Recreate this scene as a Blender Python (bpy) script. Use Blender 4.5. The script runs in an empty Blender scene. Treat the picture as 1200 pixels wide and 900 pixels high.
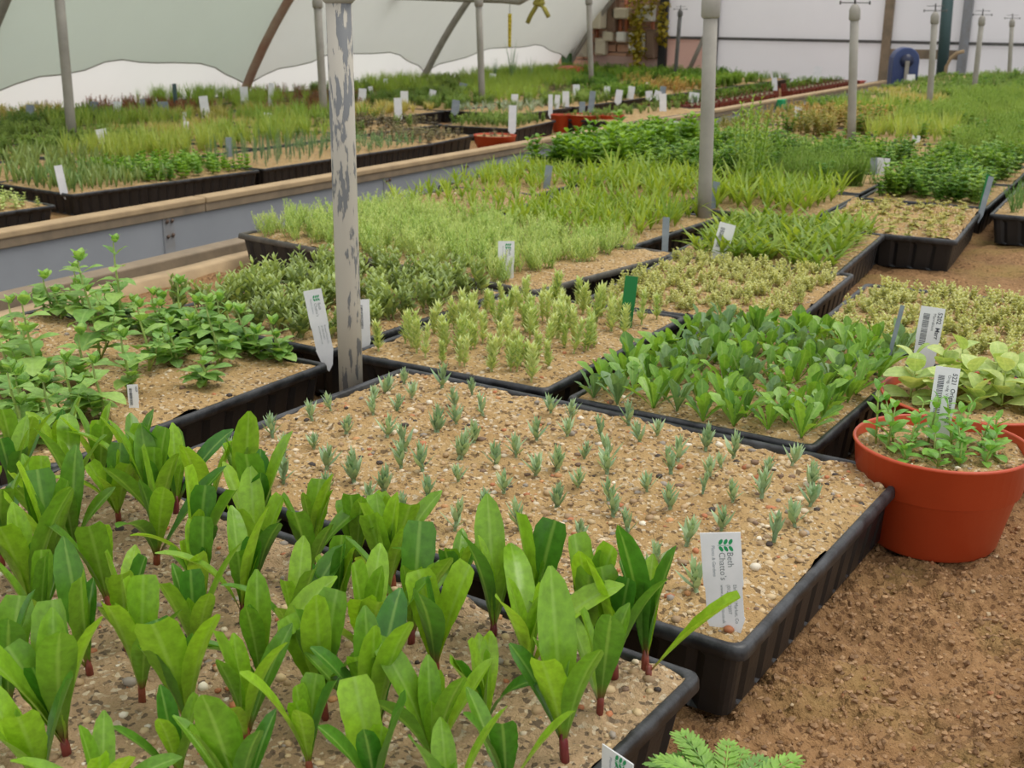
import bpy, math, random
import numpy as np
from mathutils import Vector, Matrix
random.seed(7)
SC = bpy.context.scene
COL = SC.collection

# ---------------------------------------------------------------- camera
F, CX, CY, HC = 1400.0, 600.0, 450.0, 0.464
ROT = np.array([[0.87746518, 0.15121343, -0.45518057],
                [0.47953358, -0.25655047, 0.83918377],
                [0.01011907, -0.95462891, -0.29762602]])
cam_d = bpy.data.cameras.new('camera'); cam = bpy.data.objects.new('camera', cam_d); COL.objects.link(cam)
cam_d.sensor_width = 36.0; cam_d.lens = 42.0; cam_d.clip_start = 0.02
M = Matrix([[ROT[0][0], -ROT[0][1], -ROT[0][2], 0], [ROT[1][0], -ROT[1][1], -ROT[1][2], 0],
            [ROT[2][0], -ROT[2][1], -ROT[2][2], HC], [0, 0, 0, 1]])
cam.matrix_world = M
cam_d.dof.use_dof = True; cam_d.dof.focus_distance = 0.95; cam_d.dof.aperture_fstop = 24
SC.camera = cam
# ---------------------------------------------------------------- light
w = bpy.data.worlds.new('world'); SC.world = w; w.use_nodes = True
bg = w.node_tree.nodes['Background']; bg.inputs[0].default_value = (0.985, 0.99, 1.0, 1); bg.inputs[1].default_value = 1.12
sd = bpy.data.lights.new('sun', 'SUN'); sd.energy = 2.0; sd.angle = math.radians(35); sd.color = (1.0, 0.95, 0.86)
so = bpy.data.objects.new('sun', sd); COL.objects.link(so)
so.rotation_euler = Vector((0.35, 0.25, 1.0)).normalized().to_track_quat('Z', 'Y').to_euler(); so.location = (0, 0, 5)
SC.view_settings.view_transform = 'Standard'; SC.view_settings.look = 'None'
SC.view_settings.exposure = -0.12; SC.view_settings.gamma = 1.0; SC.view_settings.use_curve_mapping = False

# ---------------------------------------------------------------- pixel -> place
def ray(x, y):
    return ROT @ np.array([x - CX, y - CY, F])
def at(x, y, z):                 # point on the level z seen at that pixel
    d = ray(x, y); t = (z - HC) / d[2]; return Vector((d[0]*t, d[1]*t, z))
def atY(x, y, Y):                # point at the distance Y along the benches
    d = ray(x, y); t = Y / d[1]; return Vector((d[0]*t, Y, HC + d[2]*t))
def proj(p):
    c = ROT.T @ np.array([p[0], p[1], p[2]-HC]); return CX + F*c[0]/c[2], CY + F*c[1]/c[2], c[2]
def depth(p): return proj(p)[2]
def scl(p): return depth(p) / F

# ---------------------------------------------------------------- object helpers
def tag(o, label=None, cat=None, group=None, kind=None):
    if label: o['label'] = label
    if cat: o['category'] = cat
    if group: o['group'] = group
    if kind: o['kind'] = kind
    return o
def obj(name, me, parent=None, loc=None, rot=None, s=None):
    o = bpy.data.objects.new(name, me); COL.objects.link(o)
    if parent: o.parent = parent
    if loc is not None: o.location = loc
    if rot is not None: o.rotation_euler = rot
    if s is not None: o.scale = (s, s, s) if isinstance(s, (int, float)) else s
    return o
def empty(name, loc, rz=0.0):
    o = bpy.data.objects.new(name, None); COL.objects.link(o); o.empty_display_size = .02
    o.location = loc; o.rotation_euler = (0, 0, rz); return o

class MB:
    def __init__(s): s.v = []; s.f = []; s.c = []
    def add(s, vs, fs, c=(0.5, 0.5, 0.5)):
        n = len(s.v); s.v += [tuple(p) for p in vs]; s.f += [tuple(i+n for i in f) for f in fs]
        if isinstance(c, list): s.c += c
        else: s.c += [c]*len(vs)
    def box(s, x0, x1, y0, y1, z0, z1, c=(0.5, 0.5, 0.5)):
        s.add([(x0,y0,z0),(x1,y0,z0),(x1,y1,z0),(x0,y1,z0),(x0,y0,z1),(x1,y0,z1),(x1,y1,z1),(x0,y1,z1)],
              [(0,3,2,1),(4,5,6,7),(0,1,5,4),(1,2,6,5),(2,3,7,6),(3,0,4,7)], c)
    def tube(s, pts, rad, n=8, c=(0.5, 0.5, 0.5), cap=True):
        pts = [Vector(p) for p in pts]
        if not isinstance(rad, (list, tuple)): rad = [rad]*len(pts)
        vs = []; fs = []
        for i, p in enumerate(pts):
            t = (pts[min(i+1, len(pts)-1)] - pts[max(i-1, 0)]).normalized()
            a = t.orthogonal().normalized() if abs(t.z) > .9 else t.cross(Vector((0, 0, 1))).normalized()
            if abs(t.z) > .9: a = (Vector((1, 0, 0)) - t*t.x).normalized()
            b = t.cross(a)
            for k in range(n):
                an = 2*math.pi*k/n; vs.append(p + (a*math.cos(an) + b*math.sin(an))*rad[i])
        for i in range(len(pts)-1):
            for k in range(n):
                k2 = (k+1) % n; fs.append((i*n+k, i*n+k2, (i+1)*n+k2, (i+1)*n+k))
        if cap: fs.append(tuple(range(n-1, -1, -1))); fs.append(tuple((len(pts)-1)*n+k for k in range(n)))
        s.add(vs, fs, c)
    def lathe(s, prof, n=32, c=(0.5, 0.5, 0.5), o=(0, 0, 0)):
        vs = []; fs = []
        for r, z in prof:
            for k in range(n):
                an = 2*math.pi*k/n; vs.append((o[0]+r*math.cos(an), o[1]+r*math.sin(an), o[2]+z))
        for i in range(len(prof)-1):
            for k in range(n):
                k2 = (k+1) % n; fs.append((i*n+k, i*n+k2, (i+1)*n+k2, (i+1)*n+k))
        s.add(vs, fs, c)
    def mesh(s, name, mat, smooth=True):
        me = bpy.data.meshes.new(name); me.from_pydata(s.v, [], s.f)
        at_ = me.color_attributes.new('lf', 'FLOAT_COLOR', 'POINT')
        a = np.ones((len(s.v), 4), dtype=np.float32)
        if s.c: a[:, :3] = np.array(s.c, dtype=np.float32)
        at_.data.foreach_set('color', a.ravel())
        me.materials.append(mat)
        if smooth: me.polygons.foreach_set('use_smooth', [True]*len(me.polygons))
        me.update(); return me

def bevel(o, wd=.003, seg=2):
    m = o.modifiers.new('bevel', 'BEVEL'); m.width = wd; m.segments = seg; m.limit_method = 'ANGLE'
    return o

# ---------------------------------------------------------------- materials
def lin(c):
    return tuple((x/255/12.92 if x/255 <= .04045 else ((x/255+.055)/1.055)**2.4) for x in c) + (1,)
class NT:
    def __init__(s, name):
        s.m = bpy.data.materials.new(name); s.m.use_nodes = True; s.t = s.m.node_tree
        s.p = s.t.nodes['Principled BSDF']; s.out = s.t.nodes['Material Output']
    def n(s, ty, **k):
        nd = s.t.nodes.new(ty)
        for a, b in k.items():
            if a.startswith('i_'): nd.inputs[a[2:].replace('_', ' ')].default_value = b
            else: setattr(nd, a, b)
        return nd
    def l(s, a, b): s.t.links.new(a, b)
    def coord(s): return s.n('ShaderNodeTexCoord').outputs['Object']
    def noise(s, scale, detail=4, vec=None, rough=.6):
        nd = s.n('ShaderNodeTexNoise'); nd.inputs['Scale'].default_value = scale; nd.inputs['Detail'].default_value = detail
        nd.inputs['Roughness'].default_value = rough
        s.l(vec if vec is not None else s.coord(), nd.inputs['Vector']); return nd.outputs['Fac']
    def ramp(s, fac, stops):
        nd = s.n('ShaderNodeValToRGB'); e = nd.color_ramp.elements
        e[0].position, e[0].color = stops[0]; e[1].position, e[1].color = stops[1]
        for p, c in stops[2:]:
            q = e.new(p); q.color = c
        s.l(fac, nd.inputs[0]); return nd.outputs[0]
    def mix(s, fac, a, b, blend='MIX'):
        nd = s.n('ShaderNodeMix', data_type='RGBA', blend_type=blend)
        for i, v in ((0, fac), (6, a), (7, b)):
            if hasattr(v, 'is_linked') or hasattr(v, 'links'): s.l(v, nd.inputs[i])
            else: nd.inputs[i].default_value = v
        return nd.outputs[2]
    def bump(s, h, st, dist=.002):
        nd = s.n('ShaderNodeBump'); nd.inputs['Strength'].default_value = st; nd.inputs['Distance'].default_value = dist
        s.l(h, nd.inputs['Height']); s.l(nd.outputs[0], s.p.inputs['Normal'])

def leaf_mat(name, a, b, base=None, rib=None, base_t=.18, rough=.42, tr=.38, spec=.5):
    g = NT(name); at_ = g.n('ShaderNodeAttribute', attribute_name='lf')
    sp = g.n('ShaderNodeSeparateColor'); g.l(at_.outputs['Color'], sp.inputs[0])
    oi = g.n('ShaderNodeObjectInfo')
    ad = g.n('ShaderNodeMath', operation='ADD'); g.l(sp.outputs[1], ad.inputs[0])
    mu = g.n('ShaderNodeMath', operation='MULTIPLY_ADD'); g.l(oi.outputs['Random'], mu.inputs[0]); mu.inputs[1].default_value = 1.0; mu.inputs[2].default_value = -.5
    g.l(mu.outputs[0], ad.inputs[1]); ad.use_clamp = True
    c = g.mix(ad.outputs[0], lin(a), lin(b))
    nz = g.noise(180, 3)
    c = g.mix(.35, c, g.ramp(nz, [(.3, (.25, .25, .25, 1)), (.7, (.85, .85, .85, 1))]), 'OVERLAY')
    if rib is not None:
        c = g.mix(g.ramp(sp.outputs[2], [(.04, (.38, .38, .38, 1)), (.16, (0, 0, 0, 1))]), c, lin(rib))
    if base is not None:
        c = g.mix(g.ramp(sp.outputs[0], [(base_t*.3, (1, 1, 1, 1)), (base_t*1.7, (0, 0, 0, 1))]), c, lin(base))
    g.l(c, g.p.inputs['Base Color']); g.p.inputs['Roughness'].default_value = rough
    g.p.inputs['Specular IOR Level'].default_value = spec
    if rib is not None:
        wv = g.n('ShaderNodeTexWave'); wv.inputs['Scale'].default_value = 60; wv.inputs['Distortion'].default_value = 3
        g.l(g.coord(), wv.inputs['Vector']); g.bump(wv.outputs['Fac'], .10, .0006)
    tl = g.n('ShaderNodeBsdfTranslucent'); g.l(g.mix(1.0, c, (1.25, 1.15, .55, 1), 'MULTIPLY'), tl.inputs[0])
    mx = g.n('ShaderNodeMixShader'); mx.inputs[0].default_value = tr
    g.l(g.p.outputs[0], mx.inputs[1]); g.l(tl.outputs[0], mx.inputs[2]); g.l(mx.outputs[0], g.out.inputs[0])
    return g.m
def plain(name, col, rough=.6, var=None, scale=12, amt=.5, bump=0, metal=0, bscale=None, spec=.5):
    g = NT(name); c = lin(col)
    if var is not None:
        f = g.noise(scale, 5)
        cc = g.mix(g.ramp(f, [(.5-.5*amt*.6, (0, 0, 0, 1)), (.5+.5*amt*.6, (1, 1, 1, 1))]), c, lin(var)); g.l(cc, g.p.inputs['Base Color'])
    else: g.p.inputs['Base Color'].default_value = c
    g.p.inputs['Roughness'].default_value = rough; g.p.inputs['Metallic'].default_value = metal
    g.p.inputs['Specular IOR Level'].default_value = spec
    if bump: g.bump(g.noise(bscale or scale*4, 5), bump)
    return g.m
def sand_mat(name, a, b, dark, grain=420, moss=None, wet=.9, bumps=1.0, pale=(214, 198, 170)):
    g = NT(name); co = g.coord()
    f1 = g.noise(9, 6, co); f2 = g.noise(grain, 2, co, .7); f3 = g.noise(140, 3, co)
    c = g.mix(g.ramp(f1, [(.35, (0, 0, 0, 1)), (.65, (1, 1, 1, 1))]), lin(a), lin(b))
    vo = g.n('ShaderNodeTexVoronoi'); vo.inputs['Scale'].default_value = grain*.8; g.l(co, vo.inputs['Vector'])
    vc = g.n('ShaderNodeSeparateColor'); g.l(vo.outputs['Color'], vc.inputs[0])
    c = g.mix(g.ramp(vc.outputs[0], [(.78, (0, 0, 0, 1)), (.9, (.8, .8, .8, 1))]), c, lin(dark))
    c = g.mix(g.ramp(vc.outputs[1], [(.85, (0, 0, 0, 1)), (.93, (.7, .7, .7, 1))]), c, lin(pale))
    c = g.mix(g.ramp(f3, [(.62, (0, 0, 0, 1)), (.74, (.55, .55, .55, 1))]), c, lin(dark))
    if moss: c = g.mix(g.ramp(g.noise(5, 4, co), [(.52, (0, 0, 0, 1)), (.68, (.55, .55, .55, 1))]), c, lin(moss))
    g.l(c, g.p.inputs['Base Color']); g.p.inputs['Roughness'].default_value = wet; g.p.inputs['Specular IOR Level'].default_value = .25
    ad = g.n('ShaderNodeMath', operation='ADD'); g.l(f2, ad.inputs[0]); g.l(f3, ad.inputs[1]); g.bump(ad.outputs[0], bumps, .003)
    return g.m

MAT = {}
MAT['sand'] = sand_mat('tray_sand', (188, 158, 110), (170, 138, 92), (92, 74, 54))
MAT['sand_grey'] = sand_mat('tray_sand_grey', (184, 156, 120), (162, 136, 104), (84, 72, 60))
MAT['bed'] = sand_mat('bench_sand', (154, 118, 80), (134, 102, 68), (92, 64, 40), 320, (136, 120, 64), .9, 1.0, (168, 132, 92))
g = NT('grit'); a_ = g.n('ShaderNodeAttribute', attribute_name='lf'); g.l(a_.outputs['Color'], g.p.inputs['Base Color']); g.p.inputs['Roughness'].default_value = .7; MAT['grit'] = g.m
MAT['tray'] = plain('black_plastic', (17, 17, 19), .45, (34, 34, 36), 30, .8, .25, bscale=200)
MAT['rim'] = plain('scuffed_black_rim', (26, 27, 29), .42, (58, 60, 63), 60, .35, .3, bscale=160)
MAT['rim_dry'] = plain('dusty_black_rim', (52, 52, 50), .7, (104, 100, 90), 45, .6, .4, bscale=160)
MAT['pot'] = plain('terracotta_plastic', (186, 72, 34), .42, (172, 62, 28), 10, .8, .1, bscale=60)
MAT['pot_dark'] = plain('brown_plastic', (126, 52, 34), .5, (96, 42, 28), 10, .8)
MAT['wood'] = plain('weathered_wood', (150, 132, 108), .8, (110, 98, 82), 14, .9, .5)
MAT['wood_pale'] = plain('pale_wood', (190, 164, 126), .8, (152, 130, 100), 12, .9, .5)
MAT['board'] = plain('grey_board', (152, 156, 162), .6, (140, 144, 150), 4, .8)
MAT['batten'] = plain('grey_batten', (146, 150, 156), .7, (134, 132, 130), 20, .6)
MAT['screw'] = plain('rusty_screw', (96, 78, 66), .6)
MAT['white'] = plain('label_white', (232, 232, 234), .35, (218, 220, 222), 30, .5)
MAT['white_grey'] = plain('label_grey', (142, 152, 160), .5, (120, 132, 140), 40, .5)
MAT['green_label'] = plain('label_green', (8, 116, 52), .45)
MAT['green_ink'] = plain('ink_green', (30, 150, 90), .5)
MAT['ink'] = plain('ink_grey', (120, 128, 130), .6)
MAT['ink_dark'] = plain('ink_dark', (62, 66, 76), .6)
MAT['film'] = None
def film_mat(name, col, tl, mixv):
    g = NT(name); c = g.mix(g.ramp(g.noise(1.3, 4), [(.3, (0, 0, 0, 1)), (.7, (1, 1, 1, 1))]), lin(col), lin(tuple(int(x*.94) for x in col)))
    g.l(c, g.p.inputs['Base Color']); g.p.inputs['Roughness'].default_value = .5
    t_ = g.n('ShaderNodeBsdfTranslucent'); t_.inputs[0].default_value = lin(tl)
    mx = g.n('ShaderNodeMixShader'); mx.inputs[0].default_value = mixv
    g.l(g.p.outputs[0], mx.inputs[1]); g.l(t_.outputs[0], mx.inputs[2]); g.l(mx.outputs[0], g.out.inputs[0]); return g.m
MAT['film'] = film_mat('tunnel_film', (242, 240, 234), (250, 248, 242), .6)
MAT['net_pale'] = film_mat('pale_net', (232, 234, 230), (238, 240, 236), .6)
MAT['net'] = film_mat('shade_net', (206, 216, 206), (218, 228, 218), .6)
MAT['poly'] = film_mat('end_sheet', (230, 228, 228), (240, 238, 238), .58)
MAT['poly_pink'] = film_mat('pink_sheet', (226, 200, 190), (236, 208, 198), .4)
MAT['steel'] = plain('galvanised_steel', (134, 130, 122), .6, (158, 153, 142), 16, .8, .2)
MAT['rust'] = plain('rusty_steel', (146, 104, 84), .7, (168, 150, 132), 5, .7, .2)
MAT['dark_steel'] = plain('dark_steel', (96, 94, 90), .6, (70, 70, 70), 20, .6)
# flaking whitewash on galvanised pipe
g = NT('flaking_whitewash'); mp = g.n('ShaderNodeMapping'); mp.inputs['Scale'].default_value = (1, 1, .22); g.l(g.coord(), mp.inputs[0])
fl = g.noise(120, 5, mp.outputs[0], .65); sx = g.n('ShaderNodeSeparateXYZ'); g.l(g.coord(), sx.inputs[0])
fl2 = g.noise(30, 3, mp.outputs[0]); ml = g.n('ShaderNodeMath', operation='MULTIPLY'); g.l(fl, ml.inputs[0]); g.l(fl2, ml.inputs[1])
msk = g.ramp(ml.outputs[0], [(.262, (0, 0, 0, 1)), (.285, (1, 1, 1, 1))])
cc = g.mix(msk, lin((172, 166, 154)), lin((108, 110, 112)))
g.l(cc, g.p.inputs['Base Color']); g.p.inputs['Roughness'].default_value = .6; g.bump(msk, .5, .001); MAT['flake'] = g.m
MAT['soil'] = plain('path_ground', (120, 108, 92), .9, (92, 82, 70), 3, .8, .5)
MAT['brick'] = plain('brick', (196, 142, 112), .85, (214, 178, 150), 8, .9, .4)
MAT['mortar'] = plain('mortar', (198, 178, 158), .9)
MAT['cream'] = plain('cream_casing', (206, 196, 172), .5)
MAT['offwhite'] = plain('offwhite_casing', (226, 224, 216), .5)
MAT['brownbox'] = plain('brown_casing', (124, 100, 82), .6)
MAT['copper'] = plain('copper_pipe', (176, 104, 72), .4)
MAT['black'] = plain('black_pipe', (30, 32, 34), .5)
MAT['green_paint'] = plain('green_paint', (64, 104, 56), .6)
MAT['teal'] = plain('teal_paint', (60, 84, 84), .6)
MAT['blue'] = plain('navy_plastic', (44, 60, 104), .4, (54, 70, 116), 8, .6)
MAT['navy'] = plain('dark_navy', (26, 34, 64), .4)
MAT['yellow'] = plain('sticky_yellow', (222, 198, 52), .5)
MAT['rope'] = plain('olive_cord', (150, 142, 62), .8)
MAT['red'] = plain('red_tray', (190, 66, 44), .5)
MAT['green_pl'] = plain('green_plastic', (20, 150, 90), .5)

L = {}
L['broad'] = leaf_mat('broad_leaf', (62, 118, 38), (146, 188, 48), (120, 50, 48), (164, 200, 104), .13, .3, .34)
L['broad_stem'] = leaf_mat('red_stem', (112, 38, 48), (140, 74, 50), None, None, .2, .4, .1)
L['tuft'] = leaf_mat('grey_tuft', (138, 168, 128), (176, 200, 158), (130, 140, 96), None, .2, .6, .2)
L['mint'] = leaf_mat('mint_leaf', (116, 162, 80), (160, 196, 102), None, (172, 206, 128), .2, .5, .35)
L['mint_stem'] = leaf_mat('mint_stem', (140, 160, 84), (160, 180, 90), None, None, .2, .5, .1)
L['lobed'] = leaf_mat('lobed_leaf', (88, 134, 52), (138, 182, 66), None, (170, 200, 110), .2, .4, .35)
L['lobed_grey'] = leaf_mat('lobed_leaf_dark', (98, 134, 86), (118, 150, 90), None, (150, 176, 120), .2, .45, .3)
L['silver'] = leaf_mat('silver_sprig', (176, 198, 120), (204, 216, 150), None, None, .2, .6, .3)
L['thyme'] = leaf_mat('pale_thyme', (184, 190, 124), (206, 208, 146), None, None, .2, .6, .3)
L['feather'] = leaf_mat('feather_leaf', (168, 196, 112), (200, 216, 144), None, None, .2, .6, .35)
L['greens'] = leaf_mat('olive_leaf', (138, 158, 98), (172, 190, 116), None, None, .2, .5, .3)
L['lily'] = leaf_mat('lily_leaf', (120, 152, 44), (162, 184, 72), None, None, .2, .45, .4)
L['lilydark'] = leaf_mat('lily_leaf_dark', (112, 144, 52), (156, 178, 72), None, None, .2, .45, .4)
L['basil'] = leaf_mat('basil_leaf', (98, 142, 44), (140, 178, 62), None, None, .2, .4, .4)
L['bushy'] = leaf_mat('bushy_leaf', (92, 138, 50), (146, 178, 70), None, None, .2, .5, .35)
L['fine'] = leaf_mat('fine_leaf', (128, 162, 66), (158, 184, 84), None, None, .2, .55, .4)
L['conifer'] = leaf_mat('soft_dark_leaf', (92, 136, 62), (128, 164, 80), None, None, .2, .6, .3)
L['ash'] = leaf_mat('ash_leaf', (156, 172, 150), (180, 190, 170), None, None, .2, .6, .25)
L['autumn'] = leaf_mat('yellowing_leaf', (142, 150, 72), (198, 164, 100), None, None, .2, .6, .3)
L['stripe'] = leaf_mat('grey_green_blade', (104, 136, 76), (140, 160, 96), None, None, .2, .55, .3)
L['grass'] = leaf_mat('grass_blade', (132, 164, 74), (172, 188, 96), None, None, .2, .55, .4)
L['tan'] = leaf_mat('tan_blade', (168, 170, 92), (190, 180, 110), None, None, .2, .6, .3)
L['mid'] = leaf_mat('mid_leaf', (116, 148, 74), (150, 174, 92), None, None, .2, .55, .35)
L['purple'] = leaf_mat('purple_leaf', (104, 92, 80), (140, 136, 92), None, None, .2, .55, .2)
L['blue'] = leaf_mat('bluish_leaf', (106, 138, 104), (134, 164, 110), None, None, .2, .55, .25)
L['round'] = leaf_mat('round_leaf', (104, 150, 54), (146, 184, 72), None, None, .2, .45, .35)
L['sage'] = leaf_mat('sage_leaf', (164, 190, 112), (194, 210, 134), None, (206, 220, 160), .2, .65, .3)
L['oregano'] = leaf_mat('oregano_leaf', (104, 160, 66), (140, 190, 84), None, (150, 190, 100), .2, .45, .35)
L['fern'] = leaf_mat('fern_leaf', (116, 160, 80), (150, 192, 84), None, (170, 200, 110), .2, .5, .35)
L['climber'] = leaf_mat('climber_leaf', (150, 140, 40), (186, 166, 60), None, None, .2, .55, .35)
L['red_fol'] = leaf_mat('rusty_foliage', (150, 84, 54), (130, 120, 70), None, None, .2, .6, .2)

# ---------------------------------------------------------------- leaf geometry
P_BROAD = [(0, .16), (.12, .22), (.3, .55), (.5, .88), (.68, 1), (.85, .84), (.95, .5), (1, .1)]
P_CUT = [(0, .16), (.12, .22), (.35, .62), (.6, .95), (.85, 1), (.97, .9), (1, .72)]
P_OVAL = [(0, .1), (.12, .5), (.35, .95), (.55, 1), (.8, .68), (1, .05)]
P_NARROW = [(0, .5), (.3, 1), (.6, .85), (1, .08)]
P_LOBE = [(0, .14), (.25, .22), (.4, .5), (.48, .42), (.6, .85), (.68, .66), (.8, 1), (.9, .7), (1, .18)]
P_ROUND = [(0, .15), (.12, .55), (.35, .95), (.6, 1), (.82, .8), (.94, .5), (1, .15)]
P_SPOON = [(0, .15), (.4, .3), (.65, 1), (.9, .8), (1, .2)]
def pr(prof, t):
    for i in range(len(prof)-1):
        a, b = prof[i], prof[i+1]
        if t <= b[0]: return a[1] + (b[1]-a[1])*(t-a[0])/(b[0]-a[0])
    return prof[-1][1]
def leaf(mb, o, az, e0, e1, Ln, W, prof=P_NARROW, n=4, m=2, fold=.3, rnd=None, twist=0.0, serr=0.0, curl=0.0):
    if rnd is None: rnd = random.random()
    h = Vector((math.cos(az), math.sin(az), 0)); s = Vector((-math.sin(az), math.cos(az), 0)); p = Vector(o)
    vs = []; cs = []; fs = []
    ts = [i/n for i in range(n+1)]
    for i, t in enumerate(ts):
        e = e0 + (e1-e0)*t**1.3
        T = h*math.cos(e) + Vector((0, 0, math.sin(e))); N = -h*math.sin(e) + Vector((0, 0, math.cos(e)))
        if i: p = p + T*(Ln/n)
        wd = W*.5*pr(prof, t)*(1 + (serr if i % 2 else -serr)*(0 < i < n))
        sa = s*math.cos(twist*t) + N*math.sin(twist*t); na = N*math.cos(twist*t) - s*math.sin(twist*t)
        for k in range(m+1):
            x = -1 + 2*k/m
            vs.append(p + sa*(x*wd) + na*(abs(x)**1.5*fold*wd + curl*W*math.sin(t*9+x*2)*abs(x))); cs.append((t, rnd, abs(x)))
    for i in range(n):
        for k in range(m):
            a = i*(m+1)+k; fs.append((a, a+1, a+m+2, a+m+1))
    mb.add(vs, fs, cs)
R = random.uniform
RA = math.radians
def tuft(n, Ln, W, e0=(55, 85), e1=(30, 70), prof=P_NARROW, seg=4, m=1, rise=.0, fold=.3):
    mb = MB(); a = R(0, 6)
    for i in range(n):
        a += 2.4
        leaf(mb, (0, 0, rise*i/n), a, RA(R(*e0)), RA(R(*e1)), Ln*R(.65, 1.1), W*R(.8, 1.15), prof, seg, m, fold)
    return mb
def sprig(mb, o, h, nodes, per, Ln, W, e0=35, e1=0, lean=(0, 0), prof=P_OVAL, seg=2, m=1, taper=.5, sr=.0008, bare=.15, whorl=1.57):
    o = Vector(o); top = o + Vector((lean[0]*h, lean[1]*h, h))
    mb.tube([o, (o+top)/2 + Vector((R(-.04, .04)*h, R(-.04, .04)*h, 0)), top], [sr*1.2, sr, sr*.6], 4, (.4, .3, .5), False)
    a = R(0, 6)
    for i in range(nodes):
        t = bare + (1-bare)*i/max(1, nodes-1); p = o.lerp(top, t); a += whorl; k = 1 - (1-taper)*t
        for j in range(per):
            leaf(mb, p, a + j*2*math.pi/per + R(-.2, .2), RA(e0 + R(-12, 12) + 25*t), RA(e1 + R(-15, 15) + 15*t), Ln*k*R(.8, 1.15), W*k, prof, seg, m)
def k_sprig(stems, h, nodes, per, Ln, W, spread=.25, base=.004, **k):
    mb = MB()
    for i in range(stems):
        sprig(mb, (R(-base, base), R(-base, base), 0), h*R(.65, 1.05), nodes, per, Ln, W, lean=(R(-spread, spread), R(-spread, spread)), **k)
    return mb

KIND = {}
def kind(key, mat, fn, n=5, name='seedling'):
    KIND[key] = [fn().mesh(name, L[mat]) for _ in range(n)]
kind('tuft', 'tuft', lambda: k_sprig(random.choice((1, 1, 2)), .014, 5, 3, .0145, .0042, .2, .003, e0=42, e1=58, prof=P_NARROW, whorl=1, sr=.0010), 8, 'grey_tuft')
kind('silver', 'silver', lambda: k_sprig(random.choice((1, 2, 2)), .038, 11, 4, .0125, .0042, .18, .004, e0=25, e1=45, prof=P_NARROW, whorl=1, sr=.0009, taper=.75), 8, 'silver_sprig')
kind('thyme', 'thyme', lambda: k_sprig(7, .02, 5, 3, .0085, .006, .55, .008, e0=20, e1=30, sr=.0006), 6, 'thyme_seedling')
kind('feather', 'feather', lambda: k_sprig(9, .048, 8, 4, .014, .0024, .5, .010, e0=25, e1=40, prof=P_NARROW, sr=.0007, whorl=.8), 6, 'feathery_plant')
kind('greens', 'greens', lambda: k_sprig(6, .045, 5, 3, .026, .009, .5, .008, e0=45, e1=30, prof=P_OVAL, seg=3, whorl=1), 6, 'olive_green_plant')
kind('lily', 'lily', lambda: tuft(10, .07, .0062, (50, 88), (0, 70), P_NARROW, 5, 2, .015), 6, 'lily_seedling')
kind('lilydark', 'lilydark', lambda: tuft(11, .06, .0085, (35, 80), (-20, 50), P_NARROW, 5, 2, .012), 6, 'strap_leaf_seedling')
kind('basil', 'basil', lambda: k_sprig(3, .07, 5, 3, .042, .022, .3, .01, e0=35, e1=-10, prof=P_OVAL, seg=3, m=2, whorl=1), 5, 'leafy_green_plant')
kind('bushy', 'bushy', lambda: k_sprig(6, .062, 5, 4, .021, .015, .45, .01, e0=30, e1=0, seg=2, whorl=1), 5, 'bushy_green_plant')
kind('fine', 'fine', lambda: k_sprig(8, .075, 9, 3, .02, .0035, .45, .01, e0=30, e1=20, prof=P_NARROW, seg=1, whorl=1), 5, 'fine_leaved_plant')
kind('conifer', 'conifer', lambda: k_sprig(9, .05, 8, 4, .014, .0045, .5, .008, e0=35, e1=30, prof=P_OVAL, seg=1, whorl=1), 5, 'soft_needled_plant')
kind('ash', 'ash', lambda: tuft(9, .04, .005, (50, 85), (40, 80), P_NARROW, 3), 4, 'ash_grey_seedling')
kind('autumn', 'autumn', lambda: k_sprig(3, .06, 5, 3, .022, .013, .3, .008, e0=30, e1=0), 6, 'yellowing_plant')
kind('tall', 'fine', lambda: k_sprig(3, .16, 12, 3, .03, .008, .15, .01, e0=30, e1=10, prof=P_NARROW, seg=2, whorl=1, sr=.0015), 5, 'tall_leafy_stem')
kind('stripe', 'stripe', lambda: tuft(4, .065, .009, (70, 88), (50, 85), P_NARROW, 3), 5, 'blade_leaved_seedling')
kind('grass', 'grass', lambda: tuft(14, .085, .0035, (65, 88), (45, 85), P_NARROW, 3), 5, 'grass_tuft')
kind('finegrass', 'fine', lambda: tuft(26, .09, .0022, (55, 88), (30, 80), P_NARROW, 3), 4, 'fine_grass_tuft')
kind('rush', 'blue', lambda: tuft(20, .2, .004, (75, 89), (70, 88), P_NARROW, 3), 3, 'rush_clump')
kind('tan', 'tan', lambda: tuft(14, .055, .004, (55, 85), (30, 80), P_NARROW, 3), 4, 'straw_green_tuft')
kind('mid', 'mid', lambda: k_sprig(5, .04, 5, 3, .016, .008, .4, .008, e0=30, e1=10), 5, 'low_green_plant')
kind('purple', 'purple', lambda: k_sprig(2, .03, 3, 3, .02, .013, .25, .004, e0=35, e1=0), 5, 'purple_leaved_seedling')
kind('blue', 'blue', lambda: k_sprig(1, .035, 5, 3, .02, .006, .12, .003, e0=45, e1=30, prof=P_NARROW, whorl=1), 5, 'bluish_seedling')
kind('spike', 'blue', lambda: k_sprig(2, .085, 11, 4, .018, .0035, .08, .003, e0=50, e1=40, prof=P_NARROW, whorl=1, seg=1), 5, 'upright_spiky_seedling')
kind('round', 'round', lambda: k_sprig(2, .04, 4, 3, .024, .02, .25, .006, e0=35, e1=0, seg=3, m=2), 5, 'round_leaved_seedling')
kind('pale', 'silver', lambda: k_sprig(2, .03, 4, 3, .018, .01, .25, .006, e0=35, e1=0), 4, 'pale_green_seedling')
kind('heuch', 'tan', lambda: k_sprig(4, .013, 2, 3, .013, .012, .5, .008, e0=20, e1=-10), 5, 'low_tan_seedling')
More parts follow.
